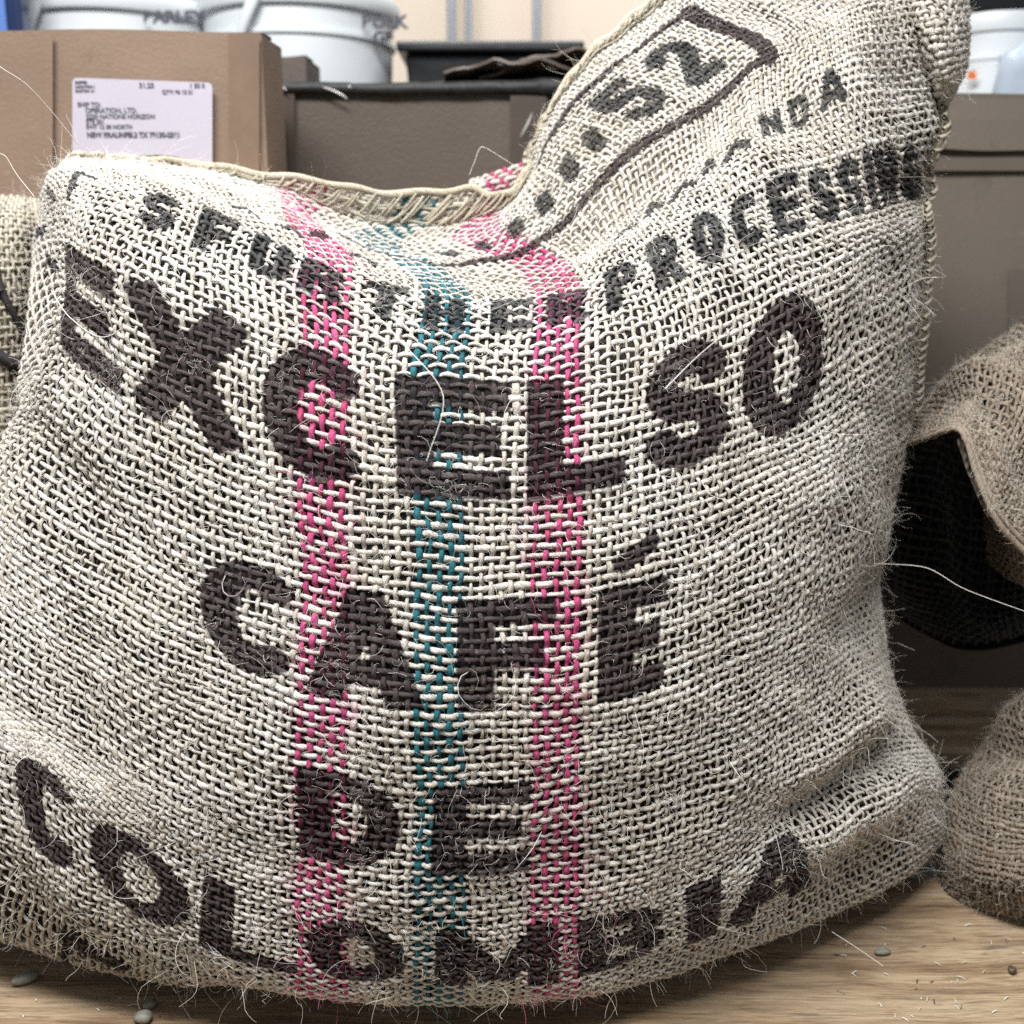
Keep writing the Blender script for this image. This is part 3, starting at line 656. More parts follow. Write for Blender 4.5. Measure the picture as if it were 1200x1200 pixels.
# corner of the rear panel folded over at the top right, with its own weave
def px_surface(rows, flip=None, du=8.0, sm=1.5, folds=()):
    """rows: list of (v, [(u, px, py, Y)...]) -> Surf facing the camera"""
    u0 = rows[0][1][0][0]; u1 = rows[0][1][-1][0]; ug = np.arange(u0, u1 + .1, du)
    vk_ = [r[0] for r in rows]; vg = np.arange(vk_[0], vk_[-1] + .1, du); RP = []
    for v, r in rows:
        uu = [a[0] for a in r]
        RP.append(at(pchip(uu, [a[1] for a in r], ug), pchip(uu, [a[2] for a in r], ug), pchip(uu, [a[3] for a in r], ug)))
    RP = np.array(RP); G = np.zeros((len(vg), len(ug), 3))
    for c in range(3):
        for i in range(len(ug)): G[:, i, c] = pchip(vk_, RP[:, i, c], vg)
    G = blur(G, sm, sm)
    s_ = Surf(ug, vg, G); fc = (s_.N * (np.array([0, CAMY, CAMZ]) - G)).sum(-1).mean()
    if folds:
        a_, b_ = np.meshgrid(ug, vg); dd = np.zeros_like(a_)
        for p, q, wd, amp in folds:
            p = np.array(p, float); q = np.array(q, float); d = q - p; L = np.hypot(*d); d /= L
            x = (a_ - p[0]) * d[0] + (b_ - p[1]) * d[1]; y = -(a_ - p[0]) * d[1] + (b_ - p[1]) * d[0]
            dd += amp * np.exp(-0.5 * (y / wd) ** 2) * np.clip(np.minimum(x, L - x) / (.3 * L) + .1, 0, 1)
        G = G + s_.N * np.sign(fc) * dd[..., None]; G[..., 2] = np.maximum(G[..., 2], .004); s_ = Surf(ug, vg, G)
    return Surf(ug, vg, G, flip=fc < 0)
SF = px_surface([(0, [(0, 1098, 140, .30), (60, 1104, 128, .27), (120, 1112, 116, .29), (180, 1116, 106, .38)]),
                 (60, [(0, 1088, 100, .28), (60, 1108, 92, .23), (120, 1126, 84, .27), (180, 1132, 78, .38)]),
                 (130, [(0, 1062, 42, .30), (60, 1092, 38, .22), (120, 1124, 34, .26), (180, 1136, 32, .38)]),
                 (200, [(0, 1038, -6, .33), (60, 1074, -10, .24), (120, 1114, -14, .27), (180, 1132, -16, .38)]),
                 (270, [(0, 1000, -60, .36), (60, 1050, -66, .30), (120, 1094, -70, .32), (180, 1116, -72, .40)])])
pf = weave(SF, np.arange(4, 178, 11.5), np.arange(4, 268, 11.5), (0, 180), (0, 270), 0.0023, 0.0024, 0.002, (11.5, 11.5), 4, 6, None)
pp = Pool()
for p_ in pf.values(): pp.V += p_.V; pp.F += [f + pp.n for f in p_.F]; pp.n += p_.n; [pp.A.setdefault(k, []).extend(v) for k, v in p_.A.items()]
for k in ('ink', 'inkb'): pp.A[k] = [np.full(pp.n, 60.0)]
pp.build('folded_corner', M['cream'], sack)
LV = SF.P - SF.N * 0.008; mesh_np('inner_cloth', LV.reshape(-1, 3), grid_faces(*LV.shape[:2]), M['sheet'], sack)
# a bit of the rear panel with its pink stripe showing behind the mouth
SB = px_surface([(0, [(0, 540, 262, .40), (60, 580, 256, .40), (120, 640, 240, .40)]), (60, [(0, 548, 222, .42), (60, 588, 212, .42), (120, 645, 190, .42)]),
                 (90, [(0, 552, 210, .43), (60, 596, 196, .43), (120, 650, 175, .43)])])
pb = weave(SB, np.arange(4, 118, 11), np.arange(4, 88, 11), (0, 120), (0, 90), 0.0023, 0.0024, 0.002, (11, 11), 4, 6, None,
           lambda k, a: 'rear_pink' if k == 'warp' and a > 34 else 'rear_cream')
for nm, p_ in pb.items():
    for k in ('ink', 'inkb'): p_.A[k] = [np.full(p_.n, 60.0)]
    p_.build('rear_stripe' if nm == 'rear_pink' else 'rear_cloth', M['pink' if nm == 'rear_pink' else 'cream'], sack)

# ------------------------------------------------------------------ loose fibres
def fibres(S_, n, ur, vr, lmin, lmax, lift, rad, pool, colour=None, segs=6, curl=1.0, where=None):
    U = rng.uniform(*ur, n); V = rng.uniform(*vr, n)
    if where is not None: U, V = where(U, V)
    n = len(U)
    P0 = S_.p(U, V); N = S_.nrm(U, V)
    e = 4.0
    Tu = S_.p(U + e, V) - S_.p(U - e, V); Tu /= np.linalg.norm(Tu, axis=-1, keepdims=True) + 1e-9
    Tv = np.cross(N, Tu)
    th = rng.uniform(0, 2 * math.pi, n); L = lmin + (lmax - lmin) * rng.random(n) ** 2.2
    el = rng.uniform(0.05, lift, n); c1 = rng.normal(0, 1.3 * curl, n); c2 = rng.normal(0, .9 * curl, n) - 0.3
    pts = np.zeros((n, segs, 3)); pts[:, 0] = P0 + N * 0.0012; a = th.copy(); b = el.copy()
    for k in range(1, segs):
        d = (Tu * np.cos(a)[:, None] + Tv * np.sin(a)[:, None]) * np.cos(b)[:, None] + N * np.sin(b)[:, None]
        d[:, 2] -= 0.05
        pts[:, k] = pts[:, k - 1] + d * (L / (segs - 1))[:, None]
        a += c1 / (segs - 1) * 2 + rng.normal(0, .25, n) * curl; b += c2 / (segs - 1)
    off = ((pts - P0[:, None]) * N[:, None]).sum(-1)
    pts += N[:, None] * np.clip(0.0022 - off, 0, None)[..., None] * np.linspace(0, 1, segs)[None, :, None]
    rr = rad * rng.uniform(.6, 1.3, n)[:, None] * np.linspace(1, .45, segs)[None]
    V_, F_, lat, fib, _ = tubes(pts, rr, np.broadcast_to(np.array([.3, -.8, .5]), pts.shape).copy(), 3, 1.0, 0)
    t = rng.random(n) * 0.8
    if colour is not None: t = colour(U, V, t)
    pool.add(V_, F_, tint=np.repeat(t, segs * 3))
def fcol(U, V, t):
    i, ib = ink_eval(U, V); r = rng.random(len(U))
    t = np.where(((i < 2) | (ib < 2)) & (r < .78), .88, t)
    for lo_, hi_, c in STR:
        t = np.where((U > lo_ - 10) & (U < hi_ + 10) & (r > .45) & (i > 0), .95 if c == 'pink' else 1.0, t)
    return t
fz = Pool()
thin_corner = lambda U, V: (lambda kq: (U[kq], V[kq]))(~((U < 90) & (V > 900) & (rng.random(len(U)) < .85)))
fibres(S, 18000, (-120, 1560), (-60, 1368), .004, .026, .9, .00014, fz, fcol, 5, 1.0, thin_corner)
fibres(S, 1000, (-120, 1560), (-60, 1368), .02, .055, 1.2, .00019, fz, fcol, 8, .9, thin_corner)
fibres(S, 700, (1180, 1400), (-20, 1368), .005, .026, 1.5, .00013, fz, fcol, 7)
fibres(S, 500, (-260, 40), (-20, 1100), .005, .024, 1.5, .00013, fz, fcol, 7)
fibres(S, 500, (-60, 1300), (-75, -10), .004, .016, 1.3, .00013, fz, fcol, 7)
fibres(S, 40, (-40, 60), (880, 1120), .01, .05, 1.5, .00016, fz, fcol, 8, 1.4)
fibres(SF, 300, (0, 180), (0, 270), .006, .035, 1.2, .00013, fz, None, 6)
cu_ = rng.uniform(-60, 1300, 110); cv_ = rng.uniform(0, 1000, 110); ci = rng.integers(0, 110, 3600); cs_ = rng.uniform(10, 40, 110)
fibres(S, 3600, (0, 1), (0, 1), .004, .018, .7, .00011, fz, None, 5, 1.3, lambda U, V: (cu_[ci] + rng.normal(0, 1, 3600) * cs_[ci], cv_[ci] + rng.normal(0, .7, 3600) * cs_[ci]))
o = fz.build('loose_fibres', M['fibre'], sack); o['kind'] = 'stuff'
# a few long single strands that stand out against the background
def strand(pts, parent, mat=M['fibre'], r=0.0003, tint=0.05):
    P = np.array([at(*p) for p in pts]); s_ = np.linspace(0, 1, len(P)); q = np.linspace(0, 1, 26)
    C = np.stack([pchip(s_, P[:, c], q) for c in range(3)], -1)[None]
    V_, F_, _, _, _ = tubes(C, (r * np.linspace(1, .6, 26))[None], np.broadcast_to(np.array([0, -1.0, .2]), C.shape).copy(), 4, 1, 0)
    return mesh_np('long_strand', V_, F_, mat, parent, True, {'tint': ('FLOAT', np.full(len(V_), tint))})
for pts, tn in (([(1022, 660, .15), (1080, 664, .12), (1130, 690, .10), (1200, 716, .08), (1215, 722, .08)], .05),
            ([(92, 170, .1), (60, 130, .08), (30, 98, .06), (0, 78, .05), (-10, 66, .05)], .05),
            ([(40, 230, .1), (20, 205, .1), (5, 182, .1), (-6, 178, .1)], .05),
            ([(612, 200, .3), (590, 186, .28), (565, 172, .27), (556, 190, .27), (550, 205, .27)], .3),
            ([(975, 1092, .03), (1000, 1108, .02), (1035, 1132, .0)], .05), ([(1095, 890, .2), (1072, 850, .17), (1042, 822, .15)], .05),
            ([(500, 1180, -.02), (545, 1212, -.04), (560, 1230, -.04)], .1), ([(205, 1150, -.0), (215, 1180, -.02), (232, 1206, -.03)], .1),
            ([(780, 455, -.09), (815, 420, -.08), (860, 382, -.07)], .05), ([(410, 340, -.0), (470, 400, -.06), (520, 470, -.1), (500, 540, -.12)], .05),
            ([(60, 340, .0), (82, 372, -.03), (120, 395, -.05), (150, 380, -.05)], .05)):
    strand(pts, sack, tint=tn)

# ------------------------------------------------------------------ brown sack on the right
bs = empty('burlap_sack', (0.62, 0.30, 0.0)); tag(bs, 'dark brown burlap sack slumped at the right edge with its open mouth flopped over', 'sack')
def pools_join(pf):
    pp = Pool()
    for p_ in pf.values():
        pp.V += p_.V; pp.F += [f + pp.n for f in p_.F]; pp.n += p_.n
        for k, v in p_.A.items(): pp.A.setdefault(k, []).extend(v)
    return pp
def sack_part(name, rows, pitch=8.0, off=0.007, mat='brown', sheet='brown_sheet', sm=1.5, parent=None, rw=.00175, folds=()):
    s_ = px_surface(rows, sm=sm, folds=folds); u0, u1 = s_.u0, s_.u0 + s_.du * (s_.nu - 1); v0, v1 = s_.v0, s_.v0 + s_.dv * (s_.nv - 1)
    pf = weave(s_, np.arange(u0 + 2, u1 - 1, pitch), np.arange(v0 + 2, v1 - 1, pitch), (u0, u1), (v0, v1), rw, rw * 1.08, rw * .85, (pitch, pitch), 3, 5, None)
    pp = pools_join(pf)
    if mat in ('cream', 'weft'):
        for k in ('ink', 'inkb'): pp.A[k] = [np.full(pp.n, 60.0)]
    pp.build(name, M[mat], parent)
    LV = s_.P - s_.N * off; mesh_np('inner_cloth', LV.reshape(-1, 3), grid_faces(*LV.shape[:2]), M[sheet], parent)
    return s_
sL = sack_part('lower_body', [
    (0, [(0, 1125, 1066, .22), (40, 1104, 1046, .17), (110, 1140, 1062, .13), (200, 1210, 1082, .105), (300, 1300, 1096, .10)]),
    (60, [(0, 1118, 1000, .30), (40, 1100, 990, .19), (110, 1130, 1012, .12), (200, 1200, 1030, .07), (300, 1300, 1036, .06)]),
    (140, [(0, 1135, 920, .36), (40, 1118, 925, .23), (110, 1145, 940, .15), (200, 1205, 960, .08), (300, 1300, 960, .06)]),
    (230, [(0, 1172, 850, .40), (40, 1158, 862, .28), (110, 1178, 872, .20), (200, 1225, 880, .13), (300, 1310, 880, .10)]),
    (330, [(0, 1225, 800, .40), (40, 1212, 800, .32), (110, 1225, 800, .26), (200, 1260, 790, .20), (300, 1330, 780, .17)]),
    (480, [(0, 1290, 690, .40), (40, 1275, 690, .34), (110, 1285, 690, .30), (200, 1310, 680, .26), (300, 1360, 670, .24)])], parent=bs, folds=[((20, 210), (260, 250), 20, -.016), ((30, 260), (260, 300), 22, .014), ((40, 60), (300, 130), 30, -.008), ((120, 20), (160, 220), 26, .007)])
sM = sack_part('folded_mouth', [
    (0, [(0, 1040, 528, .30), (50, 1084, 516, .20), (110, 1122, 502, .14), (170, 1142, 556, .12), (230, 1166, 612, .11), (300, 1206, 655, .11)]),
    (60, [(0, 1048, 512, .33), (50, 1090, 494, .24), (110, 1132, 480, .17), (170, 1160, 520, .14), (230, 1188, 568, .12), (300, 1228, 606, .11)]),
    (130, [(0, 1058, 498, .38), (50, 1098, 468, .30), (110, 1140, 444, .24), (170, 1176, 470, .19), (230, 1210, 505, .16), (300, 1250, 540, .15)]),
    (200, [(0, 1068, 492, .44), (50, 1102, 452, .38), (110, 1150, 420, .33), (170, 1192, 420, .27), (230, 1228, 440, .23), (300, 1270, 470, .2)]),
    (280, [(0, 1080, 492, .50), (50, 1112, 446, .46), (110, 1160, 405, .42), (170, 1205, 374, .36), (230, 1250, 360, .31), (300, 1300, 370, .28)])], parent=bs, folds=[((40, 150), (330, 120), 22, .014), ((40, 105), (330, 75), 18, -.013), ((150, 260), (210, 20), 20, .009), ((240, 270), (280, 30), 22, -.009), ((10, 200), (200, 230), 16, -.006)])
# rolled lip of the mouth
hp = Pool(); uq = np.linspace(2, 298, 120)
for dv, dn, rr in ((3, .001, .0030), (12, .002, .0022)):
    polytube(sM.p(uq, np.full_like(uq, dv)) + sM.nrm(uq, np.full_like(uq, dv)) * dn, rr * (1 + noise1(120, 6, .15)), sM.nrm(uq, np.full_like(uq, dv)), hp, tint=.1)
hp.build('lip', M['brown'], bs)
M['shade_yarn'] = yarn_material('jute_yarn_painted_shade', (0.035, 0.03, 0.025), (0.02, 0.017, 0.014), False)  # brown jute darkened to near black: the mouth's shade put into its colour
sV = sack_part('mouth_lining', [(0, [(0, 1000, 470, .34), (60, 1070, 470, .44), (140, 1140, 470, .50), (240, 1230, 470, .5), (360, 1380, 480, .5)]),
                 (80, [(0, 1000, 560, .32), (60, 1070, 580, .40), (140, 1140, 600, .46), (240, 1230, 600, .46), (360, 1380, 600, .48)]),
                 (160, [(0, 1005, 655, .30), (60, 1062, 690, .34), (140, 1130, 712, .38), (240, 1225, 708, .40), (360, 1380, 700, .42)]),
                 (230, [(0, 1012, 675, .33), (60, 1068, 738, .32), (140, 1130, 760, .32), (240, 1225, 745, .34), (360, 1380, 720, .36)])], parent=bs, mat='shade_yarn', sheet='void', folds=[((40, 20), (110, 220), 26, .02), ((150, 20), (190, 220), 26, -.02)])
sI = sack_part('inner_fold', [
    (0, [(0, 1160, 660, .36), (80, 1190, 682, .30), (200, 1290, 720, .28)]), (60, [(0, 1156, 620, .36), (80, 1185, 632, .29), (200, 1290, 660, .27)]),
    (130, [(0, 1150, 575, .38), (80, 1176, 580, .30), (200, 1290, 600, .28)])], parent=bs)
bf = Pool()
fibres(sL, 3000, (0, 290), (0, 400), .004, .02, 1.0, .00012, bf, lambda U, V, t: .5 + .25 * t)
fibres(sM, 3500, (0, 300), (0, 280), .004, .02, 1.0, .00012, bf, lambda U, V, t: .5 + .25 * t)
o = bf.build('loose_fibres', M['fibre'], bs); o['kind'] = 'stuff'

# ------------------------------------------------------------------ second cream sack behind on the left
cs = empty('burlap_sack', (-0.56, 0.42, 0.0)); tag(cs, 'pale burlap sack peeking out behind the big sack at the left edge', 'sack')
sC = sack_part('woven_body', [
    (0, [(120, -120, 800, .30), (240, 20, 790, .30), (340, 90, 780, .42)]),
    (140, [(120, -130, 630, .24), (240, 10, 610, .26), (340, 95, 600, .40)]),
    (260, [(120, -120, 490, .25), (240, 8, 468, .26), (340, 88, 450, .40)]),
    (340, [(120, -110, 370, .27), (240, 2, 360, .26), (340, 78, 350, .38)]),
    (420, [(120, -90, 270, .32), (240, 0, 262, .29), (340, 66, 268, .38)]),
    (480, [(120, -70, 238, .42), (240, 8, 230, .38), (340, 58, 236, .42)])], parent=cs, mat='tan', sheet='sheet', off=.007)
mp = Pool()
for pts, rr in (([(225, 440), (232, 400), (240, 360), (262, 320)], .0035), ([(205, 330), (232, 300), (262, 285)], .006), ([(222, 372), (240, 352)], .006)):
    a = np.array(pts, float); tq = np.linspace(0, 1, 16); sq = np.linspace(0, 1, len(a))
    uu = pchip(sq, a[:, 0], tq); vv = pchip(sq, a[:, 1], tq)
    polytube(sC.p(uu, vv) + sC.nrm(uu, vv) * .0028, rr, sC.nrm(uu, vv), mp, 6)
M['inkyarn'] = yarn_material('inked_yarn', (0.04, 0.035, 0.04), (0.07, 0.06, 0.06), False)
mp.build('printed_mark', M['inkyarn'], cs)
cf = Pool(); fibres(sC, 1300, (100, 340), (0, 480), .006, .03, 1.1, .00013, cf)
o = cf.build('loose_fibres', M['fibre'], cs); o['kind'] = 'stuff'

# ------------------------------------------------------------------ cardboard boxes
def carton(label, px0, px1, py_top, Y, depth, mat, skew=0.0, flap=True, z0=0.0, name='cardboard_box', rnd=.004):
    p0 = at(px0, py_top, Y); p1 = at(px1, py_top + skew, Y); t = empty(name, ((p0[0] + p1[0]) / 2, Y + depth / 2, z0)); tag(t, label, 'box', )
    nx, nz = 26, 18; V = []; F = []
    def skin(fn, nu, nv):
        base = len(V)
        for j in range(nv + 1):
            for i in range(nu + 1): V.append(fn(i / nu, j / nv))
        for j in range(nv):
            for i in range(nu):
                a = base + j * (nu + 1) + i; F.append((a, a + 1, a + nu + 2, a + nu + 1))
    top = lambda u: p0[2] + (p1[2] - p0[2]) * u
    sd = random.random() * 9
    dent = lambda u, v: 0.005 * math.sin(3.1 * u + sd) * math.sin(2.7 * v + sd) * math.sin(math.pi * u) * math.sin(math.pi * v) + .0012 * math.sin(19 * u + sd) * math.sin(math.pi * u) * math.sin(math.pi*v)
    X = lambda u: p0[0] + (p1[0] - p0[0]) * u
    skin(lambda u, v: (X(u), Y - dent(u, v), z0 + (top(u) - z0) * v), nx, nz)
    skin(lambda u, v: (X(1 - u), Y + depth + dent(u, v), z0 + (top(1 - u) - z0) * v), nx, nz)
    skin(lambda u, v: (p0[0] - dent(u, v), Y + depth * (1 - u), z0 + (top(0) - z0) * v), 10, nz)
    skin(lambda u, v: (p1[0] + dent(u, v), Y + depth * u, z0 + (top(1) - z0) * v), 10, nz)
    skin(lambda u, v: (X(u), Y + depth * v, top(u) - .004 + .004 * math.sin(7 * u + sd) * math.sin(math.pi * u) * math.sin(math.pi * v)), nx, 10)
    mesh_py('carton_body', V, F, mat, t, smooth=False)
    if flap:
        for s_, (a, b) in ((0, (0.0, 0.494)), (1, (0.506, 1.0))):
            V2 = []; n2 = 20
            for j, (yy, zz) in enumerate(((a, .0015), (b, .0045 if s_ == 0 else .003))):
                for i in range(n2 + 1):
                    u = i / n2; V2.append((X(u) , Y + depth * yy, top(u) + zz + .0015 * math.sin(11 * u + sd + j)))
            V2 += [(x, y, z - .0035) for x, y, z in V2]
            m_ = 2 * (n2 + 1); F2 = [(i, i + 1, i + n2 + 2, i + n2 + 1) for i in range(n2)] + [(m_ + i + n2 + 1, m_ + i + n2 + 2, m_ + i + 1, m_ + i) for i in range(n2)]
            F2 += [(m_ + i, m_ + i + 1, i + 1, i) for i in range(n2)] + [(i + n2 + 1, i + n2 + 2, m_ + i + n2 + 2, m_ + i + n2 + 1) for i in range(n2)]
            mesh_py('flap', V2, F2, mat, t)
    return t, p0, p1
def patch(name, px0, px1, py0, py1, Y, th, mat, parent, round_=0.0, skew=0.0):
    c = [at(px0, py1, Y), at(px1, py1 + skew, Y), at(px1, py0 + skew, Y), at(px0, py0, Y)]
    if round_:
        out = []
        for i in range(4):
            p, a, b = c[i], c[i - 1], c[(i + 1) % 4]
            da = (a - p) / np.linalg.norm(a - p) * round_; db = (b - p) / np.linalg.norm(b - p) * round_
            for k in range(5):
                t = k / 4; out.append(p + da * (1 - t) ** 2 + db * t ** 2)
        c = out
    n = len(c); V = [tuple(p + np.array([0, -th, 0])) for p in c] + [tuple(p) for p in c]
    F = [tuple(range(n))] + [tuple(range(2 * n - 1, n - 1, -1))] + [(i, i + n, (i + 1) % n + n, (i + 1) % n) for i in range(n)]
    return mesh_py(name, V, F, mat, parent)
def text_mesh(name, body, px, py, Y, size, mat, parent, sx=1.0, bold=0.0, rotz=0.0, tilt=0.0):
    cu = bpy.data.curves.new('tmp', 'FONT'); cu.body = body; cu.size = size; cu.offset = bold; cu.extrude = 0.0002
    to = bpy.data.objects.new('tmp', cu); COL.objects.link(to)
    me = bpy.data.meshes.new_from_object(to, depsgraph=bpy.context.evaluated_depsgraph_get()); bpy.data.objects.remove(to)
    me.materials.clear(); me.materials.append(mat)
    o = bpy.data.objects.new(name, me); p = at(px, py, Y); off = Vector((0, 0, 0)); q = parent
    while q is not None: off += q.location; q = q.parent
    o.location = Vector(p) - off; o.rotation_euler = (R(90), tilt, rotz); o.scale = (sx, 1, 1)
    return link(o, parent)
b1, p0, p1 = carton('tan cardboard box with a white shipping label at the upper left', -260, 306, 36, .50, .11, M['card_tan'], 2)
lb = patch('shipping_label', 85, 249, 91, 215, .4925, .0006, M['label'], b1, .006, 6)
for body, px_, py_, sz in (('SHIPPER', 88, 98, 4), ('LOCATION 1', 88, 103, 4), ('CARTON 1/1', 88, 108, 4), ('31.25', 163, 103, 8), ('1 50 0', 222, 103, 7), ('QTY: 96 12 21', 190, 110, 6),
                        ('SHIP TO:', 91, 125, 7), ('OPERATION, LTD.', 100, 132, 7.5), ('2220 NATIONS HORIZON', 101, 139, 7), ('STE 201', 101, 145, 6.5), ('SW7 12 38 NORTH', 101, 151, 6.5)):
    text_mesh('label_text', body, px_, py_, .4915, sz * .00095, M['print'], lb, 1.0, .00018)
text_mesh('label_text', 'NEW BRAUNFELS TX 78130-2561', 102, 161, .4915, .0078, M['print'], lb, .92, .00035)
patch('packing_tape', 52, 62, 38, 240, .4935, .0004, M['card_tan'], b1)
patch('packing_tape', 268, 304, 40, 250, .4945, .0004, simple('worn_tape', (0.20, 0.135, 0.095), .35, .3, 12), b1)
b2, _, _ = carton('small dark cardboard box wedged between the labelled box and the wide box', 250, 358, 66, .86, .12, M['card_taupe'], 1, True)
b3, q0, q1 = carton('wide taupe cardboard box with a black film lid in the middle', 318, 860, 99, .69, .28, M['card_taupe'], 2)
# crumpled black film over the wide box's lid
V = []; F = []; n = 60
for j, (yy, zz, amp) in enumerate(((-.009, -.012, .003), (-.008, .002, .003), (.03, .006, .004), (.12, .007, .005), (.27, .005, .004))):
    for i in range(n + 1):
        u = i / n; x = q0[0] - .004 + (q1[0] - q0[0] + .008) * u
        lift = .016 * math.exp(-((u - .62) / .16) ** 2) * (j in (2, 3)) + .006 * math.exp(-((u - .6) / .1) ** 2) * (j == 1)
        V.append((x, .69 + yy, q0[2] + (q1[2] - q0[2]) * u + zz + lift + amp * .6 * (math.sin(17 * u + j) * .5 + math.sin(41 * u + 2 * j) * .3 + random.uniform(-.25, .25))))
for j in range(4):
    for i in range(n):
        a = j * (n + 1) + i; F.append((a, a + 1, a + n + 2, a + n + 1))
o = mesh_py('film_lid', V, F, M['film'], b3, smooth=True); m_ = o.modifiers.new('solid', 'SOLIDIFY'); m_.thickness = .0015
def loose_flap(px0, px1, y0, y1, lift, seed):
    a = at(px0, 99, .69)[0]; b = at(px1, 99, .69)[0]; nx, ny = 34, 8; V = []; F = []
    zb = q0[2] + (q1[2] - q0[2]) * .5 + .009
    for j in range(ny + 1):
        for i in range(nx + 1):
            u = i / nx; v = j / ny
            z = zb + lift * math.sin(math.pi * min(1, u * 1.2)) * (1 - v) ** .8 + .004 * math.sin(9 * u + seed) * (1 - v) + random.uniform(-.001, .001) + .003 * math.sin(23 * u + 4 * v + seed)
            V.append((a + (b - a) * u, y0 + (y1 - y0) * v + .008 * math.sin(7 * u + seed) * (1 - v), z))
    for j in range(ny):
        for i in range(nx):
            k_ = j * (nx + 1) + i; F.append((k_, k_ + 1, k_ + nx + 2, k_ + nx + 1))
    o = mesh_py('flap', V, F, M['card_taupe'], b3); m_ = o.modifiers.new('solid', 'SOLIDIFY'); m_.thickness = .0035
loose_flap(520, 720, .672, .80, .022, 1.0); loose_flap(560, 800, .70, .86, .034, 2.6)
M['cling'] = simple('clear_glossy_tape', (0.075, 0.058, 0.048), 0.3, 0.15, 7, 0.002)
patch('packing_tape', 598, 640, 112, 236, .6828, .0004, M['cling'], b3)
patch('packing_tape', 318, 345, 104, 250, .6832, .0004, M['cling'], b3)
M['crease'] = simple('painted_film_glint', (0.55, 0.53, 0.52), 0.12, 0.2, 40)  # glints on the film made as pale strips, highlight put into the colour
cp = []
for pts in ([(378, 102), (390, 106), (402, 112), (407, 116)], [(328, 99), (336, 106)], [(408, 100), (411, 103)], [(583, 74), (591, 76)], [(640, 78), (652, 82)], [(610, 160), (618, 146), (624, 132)], [(690, 78), (700, 82)]):
    P = np.array([at(a, b, .674) for a, b in pts]); s0 = np.linspace(0, 1, len(P)); q = np.linspace(0, 1, 10)
    C = np.stack([pchip(s0, P[:, c], q) for c in range(3)], -1)[None]
    V_, F_, *_r = tubes(C, (0.0014 * np.sin(np.linspace(.25, 2.9, 10)))[None], np.broadcast_to(np.array([0, -1., .2]), C.shape).copy(), 6, .5, 0)
    mesh_np('film_glint', V_, F_, M['crease'], b3)
b4, r0, r1 = carton('grey brown cardboard box behind the slumped brown sack at the right', 905, 1420, 112, .68, .34, M['card_grey'], 0)
V = []; n = 30   # hanging front flap of the right box
for j, (yy, zz) in enumerate(((.0, .001), (-.006, -.03), (-.010, -.066), (-.0075, -.0665), (-.003, -.03))):
    for i in range(n + 1):
        u = i / n; V.append((r0[0] + (r1[0] - r0[0]) * u, .6795 + yy - .0015 * math.sin(9 * u), r0[2] + zz + .0025 * math.sin(5 * u + 1) * (j in (2, 3)) + .001 * math.sin(23 * u) * (j in (2, 3))))
F = [(j * (n + 1) + i, j * (n + 1) + i + 1, (j + 1) * (n + 1) + i + 1, (j + 1) * (n + 1) + i)[::-1] for j in range(4) for i in range(n)]
mesh_py('front_flap', V, F, M['card_grey'], b4)
patch('packing_tape', 1090, 1420, 185, 200, .672, .0004, M['tape'], b4)
patch('paper_sticker', 1182, 1260, 316, 400, .671, .0005, M['tape'], b4, .003)

# ------------------------------------------------------------------ things on the shelf behind the boxes
shz = 0.60
sh = empty('shelf_table', (0, 1.35, -0.16)); tag(sh, 'low dark work table behind the boxes holding the white buckets', 'table')
mesh_py('table_top', box_v(-1.5, 1.6, 1.02, 1.95, shz - .03, shz), BF, M['card_grey'], sh, bevel=.004)
for x in (-1.45, 1.53):
    for y in (1.05, 1.88): mesh_py('leg', box_v(x, x + .05, y, y + .05, -.16, shz - .031), BF, M['steel'], sh)
def lathe(name, prof, cx, cy, mat, parent, n=64):
    V = []; F = []
    for r, z in prof:
        for i in range(n): V.append((cx + r * math.cos(2 * math.pi * i / n), cy + r * math.sin(2 * math.pi * i / n), z))
    for j in range(len(prof) - 1):
        for i in range(n): F.append((j * n + i, j * n + (i + 1) % n, (j + 1) * n + (i + 1) % n, (j + 1) * n + i))
    F.append(tuple(range(n))[::-1]); F.append(tuple(range((len(prof) - 1) * n, len(prof) * n)))
    o = mesh_py(name, V, F, mat, parent, smooth=True); m_ = o.modifiers.new('e', 'EDGE_SPLIT'); m_.split_angle = R(40); return o
